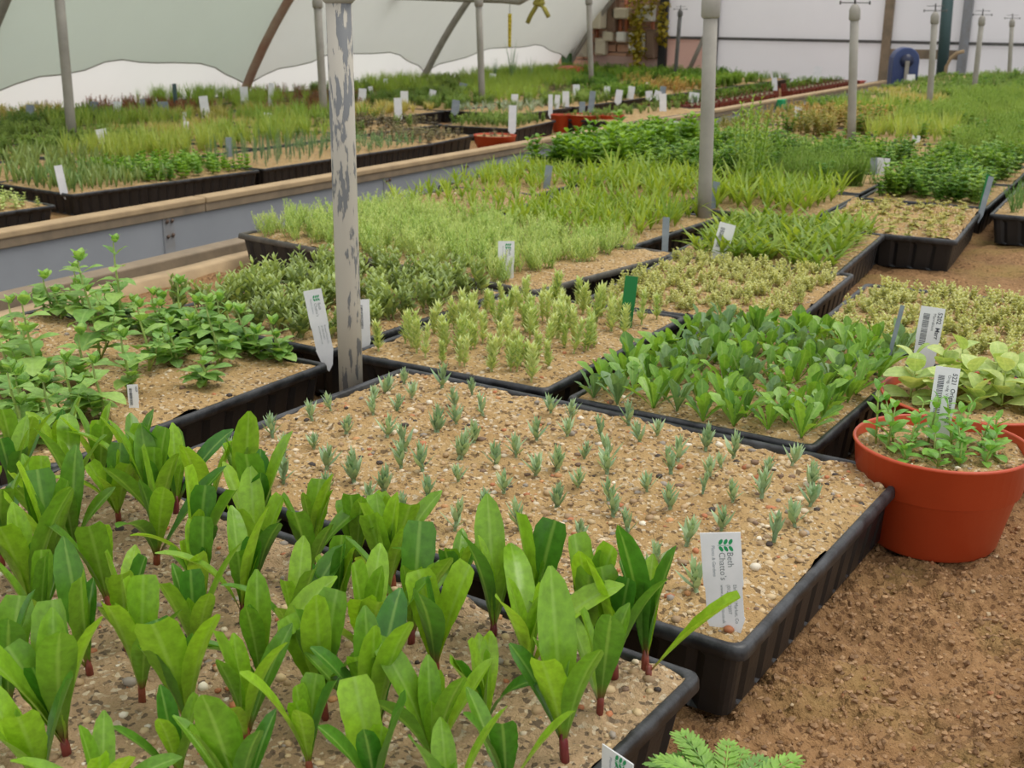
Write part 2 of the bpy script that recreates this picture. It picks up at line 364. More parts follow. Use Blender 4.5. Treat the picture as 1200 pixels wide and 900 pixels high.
kind('redfol', 'red_fol', lambda: k_sprig(5, .05, 5, 3, .014, .008, .4, .01), 4, 'rusty_plant')

# ---------------------------------------------------------------- sand, grit
def vnoise(x, y, s, seed):
    rs = np.random.RandomState(seed); G = rs.rand(64, 64)
    u = x/s + 100.3; v = y/s + 57.7; iu = np.floor(u).astype(int); iv = np.floor(v).astype(int); fu = u-iu; fv = v-iv
    fu = fu*fu*(3-2*fu); fv = fv*fv*(3-2*fv); a = lambda i, j: G[(iu+i) % 64, (iv+j) % 64]
    return (a(0,0)*(1-fu)+a(1,0)*fu)*(1-fv) + (a(0,1)*(1-fu)+a(1,1)*fu)*fv - .5
def grid_mesh(name, x0, x1, y0, y1, cell, hf, mat):
    nx = max(2, int((x1-x0)/cell)); ny = max(2, int((y1-y0)/cell))
    X, Y = np.meshgrid(np.linspace(x0, x1, nx+1), np.linspace(y0, y1, ny+1)); Z = hf(X, Y)
    V = np.stack([X, Y, Z], -1).reshape(-1, 3)
    i, j = np.meshgrid(np.arange(nx), np.arange(ny)); a = (j*(nx+1)+i).ravel()
    Fc = np.stack([a, a+1, a+nx+2, a+nx+1], -1)
    me = bpy.data.meshes.new(name); me.from_pydata(V.tolist(), [], Fc.tolist()); me.materials.append(mat)
    me.polygons.foreach_set('use_smooth', [True]*len(me.polygons)); me.update(); return me
ICO_V = np.array([(0, 0, 1)] + [(.894*math.cos(k*1.2566), .894*math.sin(k*1.2566), .447) for k in range(5)] +
                 [(.894*math.cos(k*1.2566+.628), .894*math.sin(k*1.2566+.628), -.447) for k in range(5)] + [(0, 0, -1)])
ICO_F = [(0,1,2),(0,2,3),(0,3,4),(0,4,5),(0,5,1),(1,6,2),(2,6,7),(2,7,3),(3,7,8),(3,8,4),(4,8,9),(4,9,5),(5,9,10),(5,10,1),(1,10,6),(6,11,7),(7,11,8),(8,11,9),(9,11,10),(10,11,6)]
PEB = [(196, 172, 132), (178, 150, 112), (160, 134, 102), (212, 196, 168), (226, 216, 196), (120, 96, 76), (66, 56, 50), (176, 112, 74), (150, 140, 128), (190, 140, 92)]
PEBL = [lin(c)[:3] for c in PEB]
def grit_mesh(name, pts, r0, r1, seed, cols=PEBL, wts=None, flat=.65, rough=.16):
    rs = np.random.RandomState(seed); n = len(pts); Fi = np.array(ICO_F)
    V = np.zeros((n, 12, 3)); C = np.ones((n, 12, 4), dtype=np.float32)
    for i, p in enumerate(pts):
        r = r0 + (r1-r0)*rs.rand()**3; sc = r*np.array([rs.uniform(.75, 1.2), rs.uniform(.75, 1.2), flat*rs.uniform(.8, 1.2)])
        a = rs.uniform(0, 6.28); v = ICO_V*(1+rs.uniform(-rough, rough, (12, 1)))*sc
        V[i] = np.stack([v[:, 0]*math.cos(a)-v[:, 1]*math.sin(a), v[:, 0]*math.sin(a)+v[:, 1]*math.cos(a), v[:, 2]], -1) + np.array(p)
        C[i, :, :3] = np.array(cols[rs.choice(len(cols), p=wts)])*rs.uniform(.85, 1.15)
    Fc = (Fi[None]+np.arange(n)[:, None, None]*12).reshape(-1, 3)
    me = bpy.data.meshes.new(name); me.from_pydata(V.reshape(-1, 3).tolist(), [], Fc.tolist())
    at_ = me.color_attributes.new('lf', 'FLOAT_COLOR', 'POINT'); at_.data.foreach_set('color', C.ravel()); me.materials.append(MAT['grit'])
    me.polygons.foreach_set('use_smooth', [rough < .2]*len(me.polygons)); me.update(); return me
PW = np.array([.22, .2, .14, .1, .04, .08, .05, .05, .08, .04]); PW /= PW.sum()

# ---------------------------------------------------------------- trays
TH = .064
TRAY = {}
def loop(w, d, off, rad=.008, step=None):
    w2, d2 = w/2+off, d/2+off; pts = []
    for cx, cy, a0 in ((w2, d2, 0), (-w2, d2, 90), (-w2, -d2, 180), (w2, -d2, 270)):
        sx, sy = math.copysign(1, cx), math.copysign(1, cy)
        for k in range(4):
            a = RA(a0+30*k); pts.append((cx-sx*rad+rad*math.cos(a), cy-sy*rad+rad*math.sin(a)))
    return pts
def tray_mesh(w, d, fine=True):
    key = (round(w, 3), round(d, 3), fine)
    if key in TRAY: return TRAY[key]
    # rim
    mb = MB(); prof = [(-.0078, -.012), (-.0075, -.002), (-.0062, -.0004), (-.003, .0004), (-.0008, -.0006), (0, -.003), (.0004, -.0095), (-.002, -.0102), (-.007, -.0105)]
    lo = loop(w, d, 0); n = len(lo)
    vs = []
    for o, z in prof:
        vs += [(x, y, z) for x, y in loop(w, d, o)]
    fs = [(i*n+k, i*n+(k+1) % n, (i+1)*n+(k+1) % n, (i+1)*n+k) for i in range(len(prof)-1) for k in range(n)]
    mb.add(vs, fs); rim = mb.mesh('rim', MAT['rim'])
    # ribbed body
    mb = MB(); base = loop(w, d, -.006); pts = []; st = .007 if fine else .014
    for k in range(n):
        a = Vector(base[k]).to_3d(); b = Vector(base[(k+1) % n]).to_3d(); ln = (b-a).length; m = max(1, int(ln/st))
        for j in range(m): pts.append((a.lerp(b, j/m), m > 3 and (j % 5 == 2)))
    N = len(pts); lev = [(-.0105, 0), (-.017, 1), (-TH+.004, 1), (-TH, 0)]; vs = []
    for z, rb in lev:
        sc = .009*(-z/TH)
        for p, inn in pts:
            q = p.copy(); ax = (w/2, d/2)
            k_ = 1 - (sc + (.004 if (inn and rb) else 0))/max(ax[0 if abs(q.x)/w > abs(q.y)/d else 1], .01)
            if abs(q.x)/w > abs(q.y)/d: q.x *= k_; q.y *= 1 - sc/ax[1]
            else: q.y *= k_; q.x *= 1 - sc/ax[0]
            vs.append((q.x, q.y, z))
    fs = [(i*N+k, (i+1)*N+k, (i+1)*N+(k+1) % N, i*N+(k+1) % N) for i in range(3) for k in range(N)] + [tuple(3*N+k for k in range(N))]
    mb.add(vs, fs); body = mb.mesh('body', MAT['tray'], False)
    TRAY[key] = (rim, body); return TRAY[key]
SANDM = {}
def sand_fn(w, d, amp, seed):
    def hf(X, Y):
        z = amp*(vnoise(X, Y, .09, seed)*1.6 + vnoise(X, Y, .03, seed+1)*1.1 + vnoise(X, Y, .011, seed+2)*1.0 + vnoise(X, Y, .0045, seed+3)*.75)
        e = np.minimum(w/2-np.abs(X), d/2-np.abs(Y)); z = np.maximum(z, -.0055); return np.maximum(z - .0022 + .0035*np.clip(e/.05, 0, 1) - .0028*np.clip(1-e/.012, 0, 1)*(.5+vnoise(X, Y, .02, seed+5)*2.0), -.0065 - .0015*vnoise(X, Y, .004, seed+6))
    return hf
ORD_ = ['first', 'second', 'third', 'fourth', 'fifth', 'sixth', 'seventh', 'eighth', 'ninth', 'tenth', 'eleventh', 'twelfth', 'thirteenth', 'fourteenth', 'fifteenth', 'sixteenth', 'seventeenth', 'eighteenth', 'nineteenth', 'twentieth', 'twenty-first', 'twenty-second', 'twenty-third', 'twenty-fourth', 'twenty-fifth']
ORD = ORD_[:20] + [t + '-' + o for t in ('twenty', 'thirty', 'forty') for o in ORD_[:9]]
ORD.insert(29, 'thirtieth'); ORD.insert(39, 'fortieth')
def tray(c, yaw, w, d, label, z0=0.0, cell=.012, amp=.003, grit=0, mat='sand', group=None, seed=None, dry=False):
    """c = centre of the tray (x,y); z0 = what it stands on"""
    global _ts
    seed = seed if seed is not None else random.randint(0, 9)
    t = empty('seed_tray', (c[0], c[1], z0), yaw); tag(t, label, 'tray', group)
    rim, body = tray_mesh(w, d, cell < .02)
    ri = obj('rim', rim, t, (0, 0, TH)); obj('body', body, t, (0, 0, TH))
    if dry: ri.material_slots[0].link = 'OBJECT'; ri.material_slots[0].material = MAT['rim_dry']; ri['label'] = 'dusty greyish rim'
    key = (round(w, 3), round(d, 3), cell, seed, mat)
    hf = sand_fn(w-.014, d-.014, amp, seed*11+3)
    if key not in SANDM: SANDM[key] = grid_mesh('sand', -w/2+.0072, w/2-.0072, -d/2+.0072, d/2-.0072, cell, hf, MAT[mat])
    obj('sand', SANDM[key], t, (0, 0, TH))
    if grit:
        rs = np.random.RandomState(seed+50); gx = rs.uniform(-w/2+.009, w/2-.009, grit); gy = rs.uniform(-d/2+.009, d/2-.009, grit)
        gz = hf(gx, gy); tag(obj('grit', grit_mesh('grit', list(zip(gx, gy, gz)), .0008, .0046, seed+9, wts=PW), t, (0, 0, TH)), kind='stuff')
    cy, sy = math.cos(yaw), math.sin(yaw)
    def surf(u, v):     # local -> world point on the sand
        zz = float(hf(np.array([u]), np.array([v]))[0])
        return Vector((c[0]+u*cy-v*sy, c[1]+u*sy+v*cy, z0+TH+zz-.001))
    t_ = dict(t=t, surf=surf, w=w, d=d, c=c, yaw=yaw, z0=z0); return t_
def tray_edge(A, B, d, *a, **k):       # near edge from A to B, the tray lies to the left of A->B
    A = Vector((A[0], A[1])); B = Vector((B[0], B[1])); u = (B-A); yaw = math.atan2(u.y, u.x); n = Vector((-u.y, u.x)).normalized()
    c = (A+B)/2 + n*d/2; return tray(c, yaw, u.length, d, *a, **k)
def plant_grid(tr, key, nx, ny, name, label, cat, group, s=(.85, 1.15), jit=.25, miss=.0, area=(-1, 1, -1, 1), tilt=.12, margin=.02, skip=None):
    w2, d2 = tr['w']/2-margin, tr['d']/2-margin; out = []
    for j in range(ny):
        cn = 0
        for i in range(nx):
            if random.random() < miss: continue
            u = (-1 + 2*(i+.5+R(-jit, jit))/nx); v = (-1 + 2*(j+.5+R(-jit, jit))/ny)
            if not (area[0] <= u <= area[1] and area[2] <= v <= area[3]): continue
            p = tr['surf'](u*w2, v*d2)
            q = proj(p)
            if q[0] < -90 or q[0] > 1290 or q[1] > 1010: continue
            if skip and skip(q): continue
            o = obj(name, random.choice(KIND[key]), None, p, (R(-tilt, tilt), R(-tilt, tilt), R(0, 6.28)), R(*s))
            tag(o, '%s, %s row, %s from left' % (label, ORD[j], ORD[cn]), cat, group); cn += 1; out.append(o)
    return out
def plant_stuff(tr, spec, label, s=(.9, 1.2), margin=.012):
    """a crowd of far seedlings joined: spec = [(kind, count)]"""
    V = []; Fs = []; Cs = []; n0 = 0; w2, d2 = tr['w']/2-margin, tr['d']/2-margin; mats = []; mi = []
    cache = {}
    for key, cnt in spec:
        mat = KIND[key][0].materials[0]
        if mat not in mats: mats.append(mat)
        for _ in range(cnt):
            me = random.choice(KIND[key])
            if me.name not in cache:
                v = np.empty(len(me.vertices)*3); me.vertices.foreach_get('co', v); c = np.empty(len(me.vertices)*4); me.color_attributes['lf'].data.foreach_get('color', c)
                cache[me.name] = (v.reshape(-1, 3), c.reshape(-1, 4), [tuple(p.vertices) for p in me.polygons])
            v, c, f = cache[me.name]; p = tr['surf'](R(-w2, w2), R(-d2, d2)); a = R(0, 6.28); k = R(*s)
            x = np.stack([v[:, 0]*math.cos(a)-v[:, 1]*math.sin(a), v[:, 0]*math.sin(a)+v[:, 1]*math.cos(a), v[:, 2]], -1)*k + np.array(p)
            V.append(x); c2 = c.copy(); c2[:, 1] = np.clip(c2[:, 1]+R(-.3, .3), 0, 1); Cs.append(c2)
            Fs += [tuple(i+n0 for i in q) for q in f]; mi += [mats.index(mat)]*len(f); n0 += len(v)
    me = bpy.data.meshes.new('seedlings'); me.from_pydata(np.concatenate(V).tolist(), [], Fs)
    for m_ in mats: me.materials.append(m_)
    me.polygons.foreach_set('material_index', mi); me.polygons.foreach_set('use_smooth', [True]*len(Fs))
    at_ = me.color_attributes.new('lf', 'FLOAT_COLOR', 'POINT'); at_.data.foreach_set('color', np.concatenate(Cs).astype(np.float32).ravel()); me.update()
    o = obj('seedlings', me); tag(o, label, 'seedlings', None, 'stuff'); return o

# ================================================================ the setting
def struct(name, me, parent=None, **k):
    o = obj(name, me, parent, **k)
    if parent is None: o['kind'] = 'structure'
    return o
mb = MB(); mb.box(-6.5, 4, -1.5, 11.5, -.95, -.9); struct('floor', mb.mesh('floor', MAT['soil'], False))

# right-hand bench with its bed of damp sand
rb = empty('grow_bench', (-.8, 5, -.9)); tag(rb, 'bench bed of damp brown sand with wooden edges, carrying the near trays', 'bench')
def bed_h(X, Y):
    dip = .008*np.exp(-((X+.12)**2+(Y-.9)**2)/.03)
    return .012*vnoise(X, Y, .07, 1) + .010*vnoise(X, Y, .022, 2) + .0095*vnoise(X, Y, .010, 3) + .006*vnoise(X, Y, .0052, 4) - .004 - dip
def pm(o, par):
    o.parent = par; o.matrix_parent_inverse = Matrix.Translation(par.location).inverted() if par.rotation_euler.z == 0 else par.matrix_basis.inverted(); return o
pm(obj('sand', grid_mesh('sand', -.34, -.005, .35, 1.25, .0032, bed_h, MAT['bed'])), rb)
pm(obj('sand', grid_mesh('sand', -1.56, -.338, .35, 1.25, .02, lambda X, Y: bed_h(X, Y)-.004, MAT['bed'])), rb)
pm(obj('sand', grid_mesh('sand', -1.56, -.005, 1.249, 9.6, .02, bed_h, MAT['bed'])), rb)
rs = np.random.RandomState(4); gx = rs.uniform(-.3, -.02, 12000); gy = rs.uniform(.58, 1.15, 12000); gz = bed_h(gx, gy)
BC = [lin(c)[:3] for c in ((152, 118, 82), (140, 108, 74), (164, 130, 92), (120, 90, 60), (186, 164, 130), (164, 112, 76))]
tag(pm(obj('crumbs', grit_mesh('crumbs', list(zip(gx, gy, gz)), -.0003, .0031, 5, BC, np.array([.36, .3, .22, .10, .01, .01]), .9, .36)), rb), kind='stuff')
mb = MB(); mb.box(-1.6, -.0, .3, 9.65, -.2, -.03); pm(obj('base', mb.mesh('base', MAT['board'], False)), rb)
mb = MB(); mb.box(-.022, .03, .3, 9.65, -.2, .016); bevel(pm(obj('side_timber', mb.mesh('side_timber', MAT['wood_pale'], False)), rb))
mb = MB(); mb.box(-1.635, -1.592, .3, 9.65, -.2, .022); bevel(pm(obj('side_timber', mb.mesh('side_timber', MAT['wood'], False)), rb))
mb = MB()
for i in range(12):
    y0, y1 = .9+i*.09, .9+(i+1)*.09; f = lambda y: -1.527 - .012*math.sin((y-.9)*3.1) + .004*math.sin(y*17)
    mb.add([(f(y0)-.019, y0, -.02), (f(y0)+.019, y0, -.02), (f(y0)+.016, y0, .012), (f(y0)-.018, y0, .014),
            (f(y1)-.019, y1, -.02), (f(y1)+.019, y1, -.02), (f(y1)+.016, y1, .012), (f(y1)-.018, y1, .014)],
           [(3, 2, 6, 7), (2, 1, 5, 6), (0, 3, 7, 4)] + ([(0, 1, 2, 3)] if i == 0 else []) + ([(7, 6, 5, 4)] if i == 11 else []))
pm(obj('inner_batten', mb.mesh('inner_batten', MAT['wood_pale'])), rb)
for x in (-1.5, -.1):
    for y in (.6, 3, 6, 9):
        mb = MB(); mb.box(x-.03, x+.03, y-.03, y+.03, -.9, -.19); pm(obj('leg', mb.mesh('leg', MAT['wood'], False)), rb)

# left-hand bench: grey boards under a timber cap
ZC = -.05
CA = at(0, 272, ZC); CB = at(1030, 96, ZC); cd = Vector((CB.x-CA.x, CB.y-CA.y, 0)); CLEN = cd.length; cd.normalize(); cyaw = math.atan2(cd.y, cd.x)
lb = empty('grow_bench', (CA.x, CA.y, -.9), cyaw)     # local x runs away along the cap, local y to the left
tag(lb, 'long bench behind the path with grey side boards and a weathered timber cap rail', 'bench')
def capx(px_):      # distance along the cap of the pixel column px_
    lo, hi = -2.0, CLEN+2
    for _ in range(40):
        m = (lo+hi)/2
        if proj(CA+cd*m)[0] < px_: lo = m
        else: hi = m
    return lo
joints = [-1.3] + [capx(v) for v in (193, 451, 543, 726, 868, 960)] + [CLEN+.25]
for a, b in zip(joints[:-1], joints[1:]):
    mb = MB(); mb.box(a+.003, b-.003, -.006, .012, .44, .835); obj('side_panel', mb.mesh('side_panel', MAT['board'], False), lb)
for a in joints[1:-1]:
    mb = MB(); mb.box(a-.02, a+.02, -.010, -.005, .44, .83); bt = bevel(obj('batten', mb.mesh('batten', MAT['batten'], False), lb), .002)
    for z in (.8, .76):
        for dx in (-.008, .01):
            mb = MB(); mb.tube([(a+dx, -.016, z+R(-.008, .008)), (a+dx, -.011, z)], .0045, 8); obj('screw', mb.mesh('screw', MAT['screw']), bt)
c0 = joints[0]
for i in range(5):
    a = c0+(joints[-1]-c0)*i/5; b = c0+(joints[-1]-c0)*(i+1)/5
    mb = MB(); mb.box(a+.002, b-.002, -.018, .034, .835, .853); bevel(obj('cap_rail', mb.mesh('cap_rail', MAT['wood_pale'], False), lb), .004)
    mb = MB(); mb.box(a+.002, b-.002, -.014, .012, .812, .836); bevel(obj('under_rail', mb.mesh('under_rail', MAT['wood'], False), lb), .002)
ZL = -.108
o = obj('sand', grid_mesh('sand', c0, joints[-1], .02, 3.2, .04, lambda X, Y: .012*vnoise(X, Y, .08, 3)+.006*vnoise(X, Y, .05, 4), MAT['bed']), lb, (0, 0, .9+ZL-.003))
mb = MB(); mb.box(c0, joints[-1], .013, 3.2, .7, .775); obj('base', mb.mesh('base', MAT['board'], False), lb)
for x in (0, 2.5, 5, 7.5):
    for y in (.1, 3.0):
        mb = MB(); mb.box(x-.03, x+.03, y-.03, y+.03, 0, .7); obj('leg', mb.mesh('leg', MAT['wood'], False), lb)

# tunnel: film on hoops along the left, shade net hung inside it
TR_, TXC, TZC = 3.6, -2.0, -1.76
def arc(th, r=TR_): return (TXC - r*math.cos(th), TZC + r*math.sin(th))
def hoop_y(px_):      # distance of the hoop whose foot shows at that pixel column
    th = math.asin((0.0-TZC)/(TR_-.07)); x = TXC-(TR_-.07)*math.cos(th); lo, hi = 1.0, 14.0
    for _ in range(40):
        m = (lo+hi)/2
        if proj((x, m, 0))[0] < px_: lo = m
        else: hi = m
    return lo
HY = [hoop_y(288), hoop_y(498)]; HY = [2*HY[0]-HY[1]-(HY[1]-HY[0]), hoop_y(-38)] + HY + [10.38]
wl = empty('wall_left', (-5.2, 6, -.9)); wl['kind'] = 'structure'
for k in range(-1, 4):
    y0 = HY[k] if k >= 0 else -.1; y1 = HY[k+1]
    nx, nt = 16, 22; vs = []; vn = []; fs = []
    for i in range(nx+1):
        u = i/nx; y = y0+(y1-y0)*u
        eh = .05 + .19*math.sin(math.pi*u)**.8 + .008*math.sin(u*17+k) + .006*math.sin(u*31+k*2)   # wavy lower hem of the net
        t0 = math.asin((eh-TZC)/TR_)
        for j in range(nt+1):
            t = .235 + (1.18-.235)*j/nt; sag = .05*math.sin(math.pi*u)*math.sin(math.pi*j/nt); x, z = arc(t, TR_+.035-sag); vs.append((x, y, z))
            t = t0 + (1.18-t0)*j/nt; fo = .012*math.sin(u*23+k)*(1-j/nt) + (.03*math.sin(math.pi*u))*(1-.4*j/nt)
            x, z = arc(t, TR_-.06-fo); vn.append((x, y, z))
    fs = [(i*(nt+1)+j, (i+1)*(nt+1)+j, (i+1)*(nt+1)+j+1, i*(nt+1)+j+1) for i in range(nx) for j in range(nt)]
    mb = MB(); mb.add(vs, fs); pm(obj('film', mb.mesh('film', MAT['film'])), wl)
    if k < 4:
        mb = MB(); mb.add(vn, fs); nt_ = obj('shade_net', mb.mesh('shade_net', MAT['net' if k < 2 else 'net_pale']))
        tag(nt_, ['grey-green shade net hung in the bay at the far left edge of the photo', 'grey-green shade net with wavy hem between the leftmost and the rusty hoop',
                  'grey-green shade net between the rusty hoop and the pale hoop beyond it', 'grey-green shade net in the bay just past the pale hoop', 'pale net in the last bay before the end wall'][k+1], 'netting', None)
        hem = [Vector(vn[i*(nt+1)]) for i in range(nx+1)]
        mb = MB(); mb.tube(hem, .004, 5); hm = obj('hem', mb.mesh('hem', MAT['steel']), nt_)
HL = ['galvanised tunnel hoop cut by the left edge of the photo', 'galvanised tunnel hoop at the upper left corner of the photo', 'rusty tunnel hoop rising behind the fine grass clump', 'pale galvanised tunnel hoop beyond the rusty one', 'last tunnel hoop at the end wall']
for k, y in enumerate(HY):
    pts = [(arc(t, TR_-.07)[0], y, arc(t, TR_-.07)[1]) for t in [.245+i*.045 for i in range(26)]]
    mb = MB(); mb.tube(pts, .027, 12); o = obj('tunnel_hoop', mb.mesh('tunnel_hoop', MAT['rust'] if k == 2 else MAT['steel'])); tag(o, HL[k], 'hoop')

# end wall of pale sheets on a timber frame
YE = 10.62
we = empty('wall_back', (-2, YE, -.9)); we['kind'] = 'structure'
def wx(px_, py=50): return atY(px_, py, YE).x
def wz(px_, py): return atY(px_, py, YE).z
def ebox(name, x0, x1, z0, z1, m, y0=0.0, y1=.02, bv=0, par=we):
    mb = MB(); mb.box(x0, x1, YE-y1, YE-y0, z0, z1); o = obj(name, mb.mesh(name, MAT[m], False))
    if par is not None: pm(o, par)
    if bv: bevel(o, bv)
    return o
XS = [wx(779), wx(838), wx(1040), wx(1131), wx(1210)+.3, wx(1210)+1.6, wx(1210)+3.2]; ZR = wz(940, 47)
for i in range(6):
    a, b = XS[i]+.01, XS[i+1]-.01
    ebox('sheet', a, b, -.9, ZR-.01, 'poly_pink' if i == 0 else 'poly'); ebox('sheet', a, b, ZR+.01, 2.3, 'poly')
    ebox('rail', a, b, ZR-.012, ZR+.012, 'dark_steel', .02, .05)
    ebox('rail', a, b, 1.5, 1.55, 'wood', .02, .05)
for i, p in enumerate(XS):
    ebox('post', p-.035, p+.035, -.9, 2.3, ['black', 'dark_steel', 'wood', 'batten', 'wood', 'wood', 'wood'][i], .0, .07)
ebox('rail', XS[2], XS[3], wz(1085, 69), wz(1085, 58), 'wood', .02, .06)
# bricks of the gable beside the sheets
bx0, bx1 = wx(640)-.6, wx(776)
mb = MB(); mb.box(bx0, bx1, YE+.03, YE+.12, -.9, 1.6); pm(obj('mortar', mb.mesh('mortar', MAT['mortar'], False)), we)
mb = MB(); mb.box(-.105, .105, -.05, .05, -.032, .032); bm_ = mb.mesh('brick', MAT['brick'], False)
for r in range(17):
    for c in range(10):
        x = bx0 + .11 + c*.225 + (.112 if r % 2 else 0)
        if x+.1 > bx1: continue
        b = obj('brick', bm_, None, (x, YE+.03+R(-.004, .004), -.45+r*.075)); pm(b, we)
# pink lower boards in front of the bricks
ebox('skirting_board', wx(694), wx(775), -.6, wz(740, 66), 'poly_pink', .03, .06)

# ================================================================ things on the end wall
def wall_thing(name, label, cat, x0, y0, x1, y1, m, dp=.12, group=None, off=.03):
    a = wx(x0, y1); b = wx(x1, y1); z0 = wz(x0, y1); z1 = wz(x0, y0)
    t = empty(name, ((a+b)/2, YE-off, z0)); tag(t, label, cat, group)
    mb = MB(); mb.box(-(b-a)/2, (b-a)/2, -dp, 0, 0, z1-z0); bevel(obj('casing', mb.mesh('casing', MAT[m], False), t), .012)
    return t, (b-a), (z1-z0), dp
t, w_, h_, d_ = wall_thing('switch_box', 'large cream electrical cabinet with a square dark-dialled gauge, on the brick end wall', 'electrical box', 683, -25, 718, 33, 'cream', .22, off=.06)
mb = MB(); mb.box(-.09, .09, -d_-.012, -d_, h_*.46, h_*.46+.18); gp = bevel(obj('gauge_plate', mb.mesh('gauge_plate', MAT['offwhite'], False), t), .006)
mb = MB(); mb.tube([(0, -d_-.03, h_*.46+.09), (0, -d_-.011, h_*.46+.09)], .032, 14); obj('dial', mb.mesh('dial', MAT['navy']), gp)
for lab, bx_, m in (('cream fuse box right of the large cabinet', (722, 9, 744, 22), 'cream'), ('grey-white meter box behind the climbing plant', (752, 6, 772, 25), 'offwhite'),
                    ('small white junction box left of the climber stem', (729, 37, 740, 49), 'offwhite'), ('small cream junction box below the big cabinet', (713, 36, 725, 48), 'cream'),
                    ('tall off-white switch box behind the climber stem', (743, 38, 762, 63), 'offwhite'), ('beige panel at the left of the brick wall', (677, 40, 695, 66), 'cream'),
                    ('brown wooden casing between the boxes', (718, -12, 728, 38), 'brownbox'), ('brown casing at the right of the boxes', (762, 34, 774, 68), 'brownbox'),
                    ('rounded beige meter below the big cabinet', (704, 44, 716, 64), 'cream')):
    t, a_, b_, d_ = wall_thing('junction_box', lab, 'electrical box', *bx_, m, .09, None, .06)
    mb = MB(); mb.box(-a_*.38, a_*.38, -d_-.008, -d_, b_*.1, b_*.9); bevel(obj('cover', mb.mesh('cover', MAT[m], False), t), .004)
for k, (px_, a, b) in enumerate(((727, 20, 44), (734, -5, 38), (748, 10, 70), (765, 22, 66), (700, 33, 46))):
    p, q = atY(px_, a, YE-.07), atY(px_, b, YE-.07); mb = MB(); mb.tube([p, q], .018, 8)
    tag(obj('conduit', mb.mesh('conduit', MAT['copper'])), 'copper-coloured conduit on the brick end wall, %s from the left' % {700: 'first', 727: 'second', 734: 'third', 748: 'fourth', 765: 'fifth'}[px_], 'pipe', 'conduits on the brick wall')
# dark ducting and green board at the tunnel end
pts = [atY(x, y, 10.35) for x, y in ((664, 55), (666, 42), (670, 28), (677, 14), (685, 4), (700, -10))]
mb = MB(); mb.tube(pts, .045, 10); tag(obj('duct', mb.mesh('duct', MAT['black'])), 'curved black duct at the far end of the shade net', 'duct')
a, b = atY(659, 92, 10.3), atY(669, 54, 10.3); mb = MB(); mb.box(a.x, b.x, 10.27, 10.33, a.z-.15, b.z)
tag(obj('upright_board', mb.mesh('upright_board', MAT['green_paint'], False)), 'green painted upright board below the black duct', 'board')
def pipe(name, label, pts, r, m, cat='pipe', n=8, group=None):
    mb = MB(); mb.tube(pts, r, n); return tag(obj(name, mb.mesh(name, MAT[m])), label, cat, group)
pipe('drain_pipe', 'dark teal sloping pipe right of the blue housing', [atY(1114, -40, 10.4), atY(1103, 92, 10.4)], .045, 'teal')
pipe('brace_pole', 'thin grey pole leaning left against the pink sheet', [atY(838, 15, 10.45), atY(803, 92, 10.45)], .02, 'steel')
pipe('hose', 'cream hose curving down beside the teal pipe', [atY(x, y, 10.3) for x, y in ((1130, 60), (1122, 62), (1114, 68), (1109, 78), (1107, 92))], .014, 'wood_pale', 'hose')
pipe('cross_bar', 'grey cross bar at the top edge above the yellow strip', [atY(440, -5, 6.9), atY(590, 0, 6.9), atY(608, 2, 6.9), atY(625, -8, 6.9)], .022, 'steel', n=10)
# climber
t = empty('climbing_plant', atY(749, 80, YE-.16)); tag(t, 'yellowing climbing plant hanging over the electrical boxes', 'climber')
mb = MB(); st = [atY(x, y, YE-.17)-t.location for x, y in ((747, 82), (746, 60), (750, 40), (744, 20), (752, -10))]; mb.tube(st, .012, 5); obj('stem', mb.mesh('stem', L['climber']), t)
mb = MB()
for i in range(420):
    f = random.random(); px_ = 747 + R(-8, 8) + (R(-8, 25) if f < .35 else 0); py = -20+100*f
    if i % 5 == 0: px_ = R(772, 782); py = R(0, 52)
    leaf(mb, atY(px_, py, YE-.17+R(-.08, .03))-t.location, R(0, 6), R(-.8, .3), R(-1.4, -.2), .05, .045, P_OVAL, 2, 2)
tag(obj('foliage', mb.mesh('foliage', L['climber']), t), kind='stuff')
# navy round-topped housing
p = at(1056, 105, .0); s_ = scl(p)
t = empty('hose_reel', p, 0.45); tag(t, 'navy blue round-topped reel housing at the far end of the right bench', 'reel')
rr = 15*s_; hh = 33*s_
mb = MB(); out = [(-rr, 0)] + [(-rr*math.cos(a), hh+rr*math.sin(a)) for a in [math.pi*i/14 for i in range(15)]] + [(rr, 0)]; n = len(out)
dd = 11*s_
mb.add([(x, -dd, z) for x, z in out]+[(x, dd, z) for x, z in out], [tuple(range(n-1, -1, -1)), tuple(range(n, 2*n))]+[(i, (i+1) % n, n+(i+1) % n, n+i) for i in range(n)])
bevel(obj('housing', mb.mesh('housing', MAT['blue'], False), t), .008)
mb = MB(); mb.tube([(0, -dd-.012, hh), (0, -dd, hh)], rr*.5, 20); obj('hub', mb.mesh('hub', MAT['navy']), t)
mb = MB(); mb.box(-.012, .012, -dd-.03, -dd-.01, .01, hh); obj('crank', mb.mesh('crank', MAT['steel'], False), t)
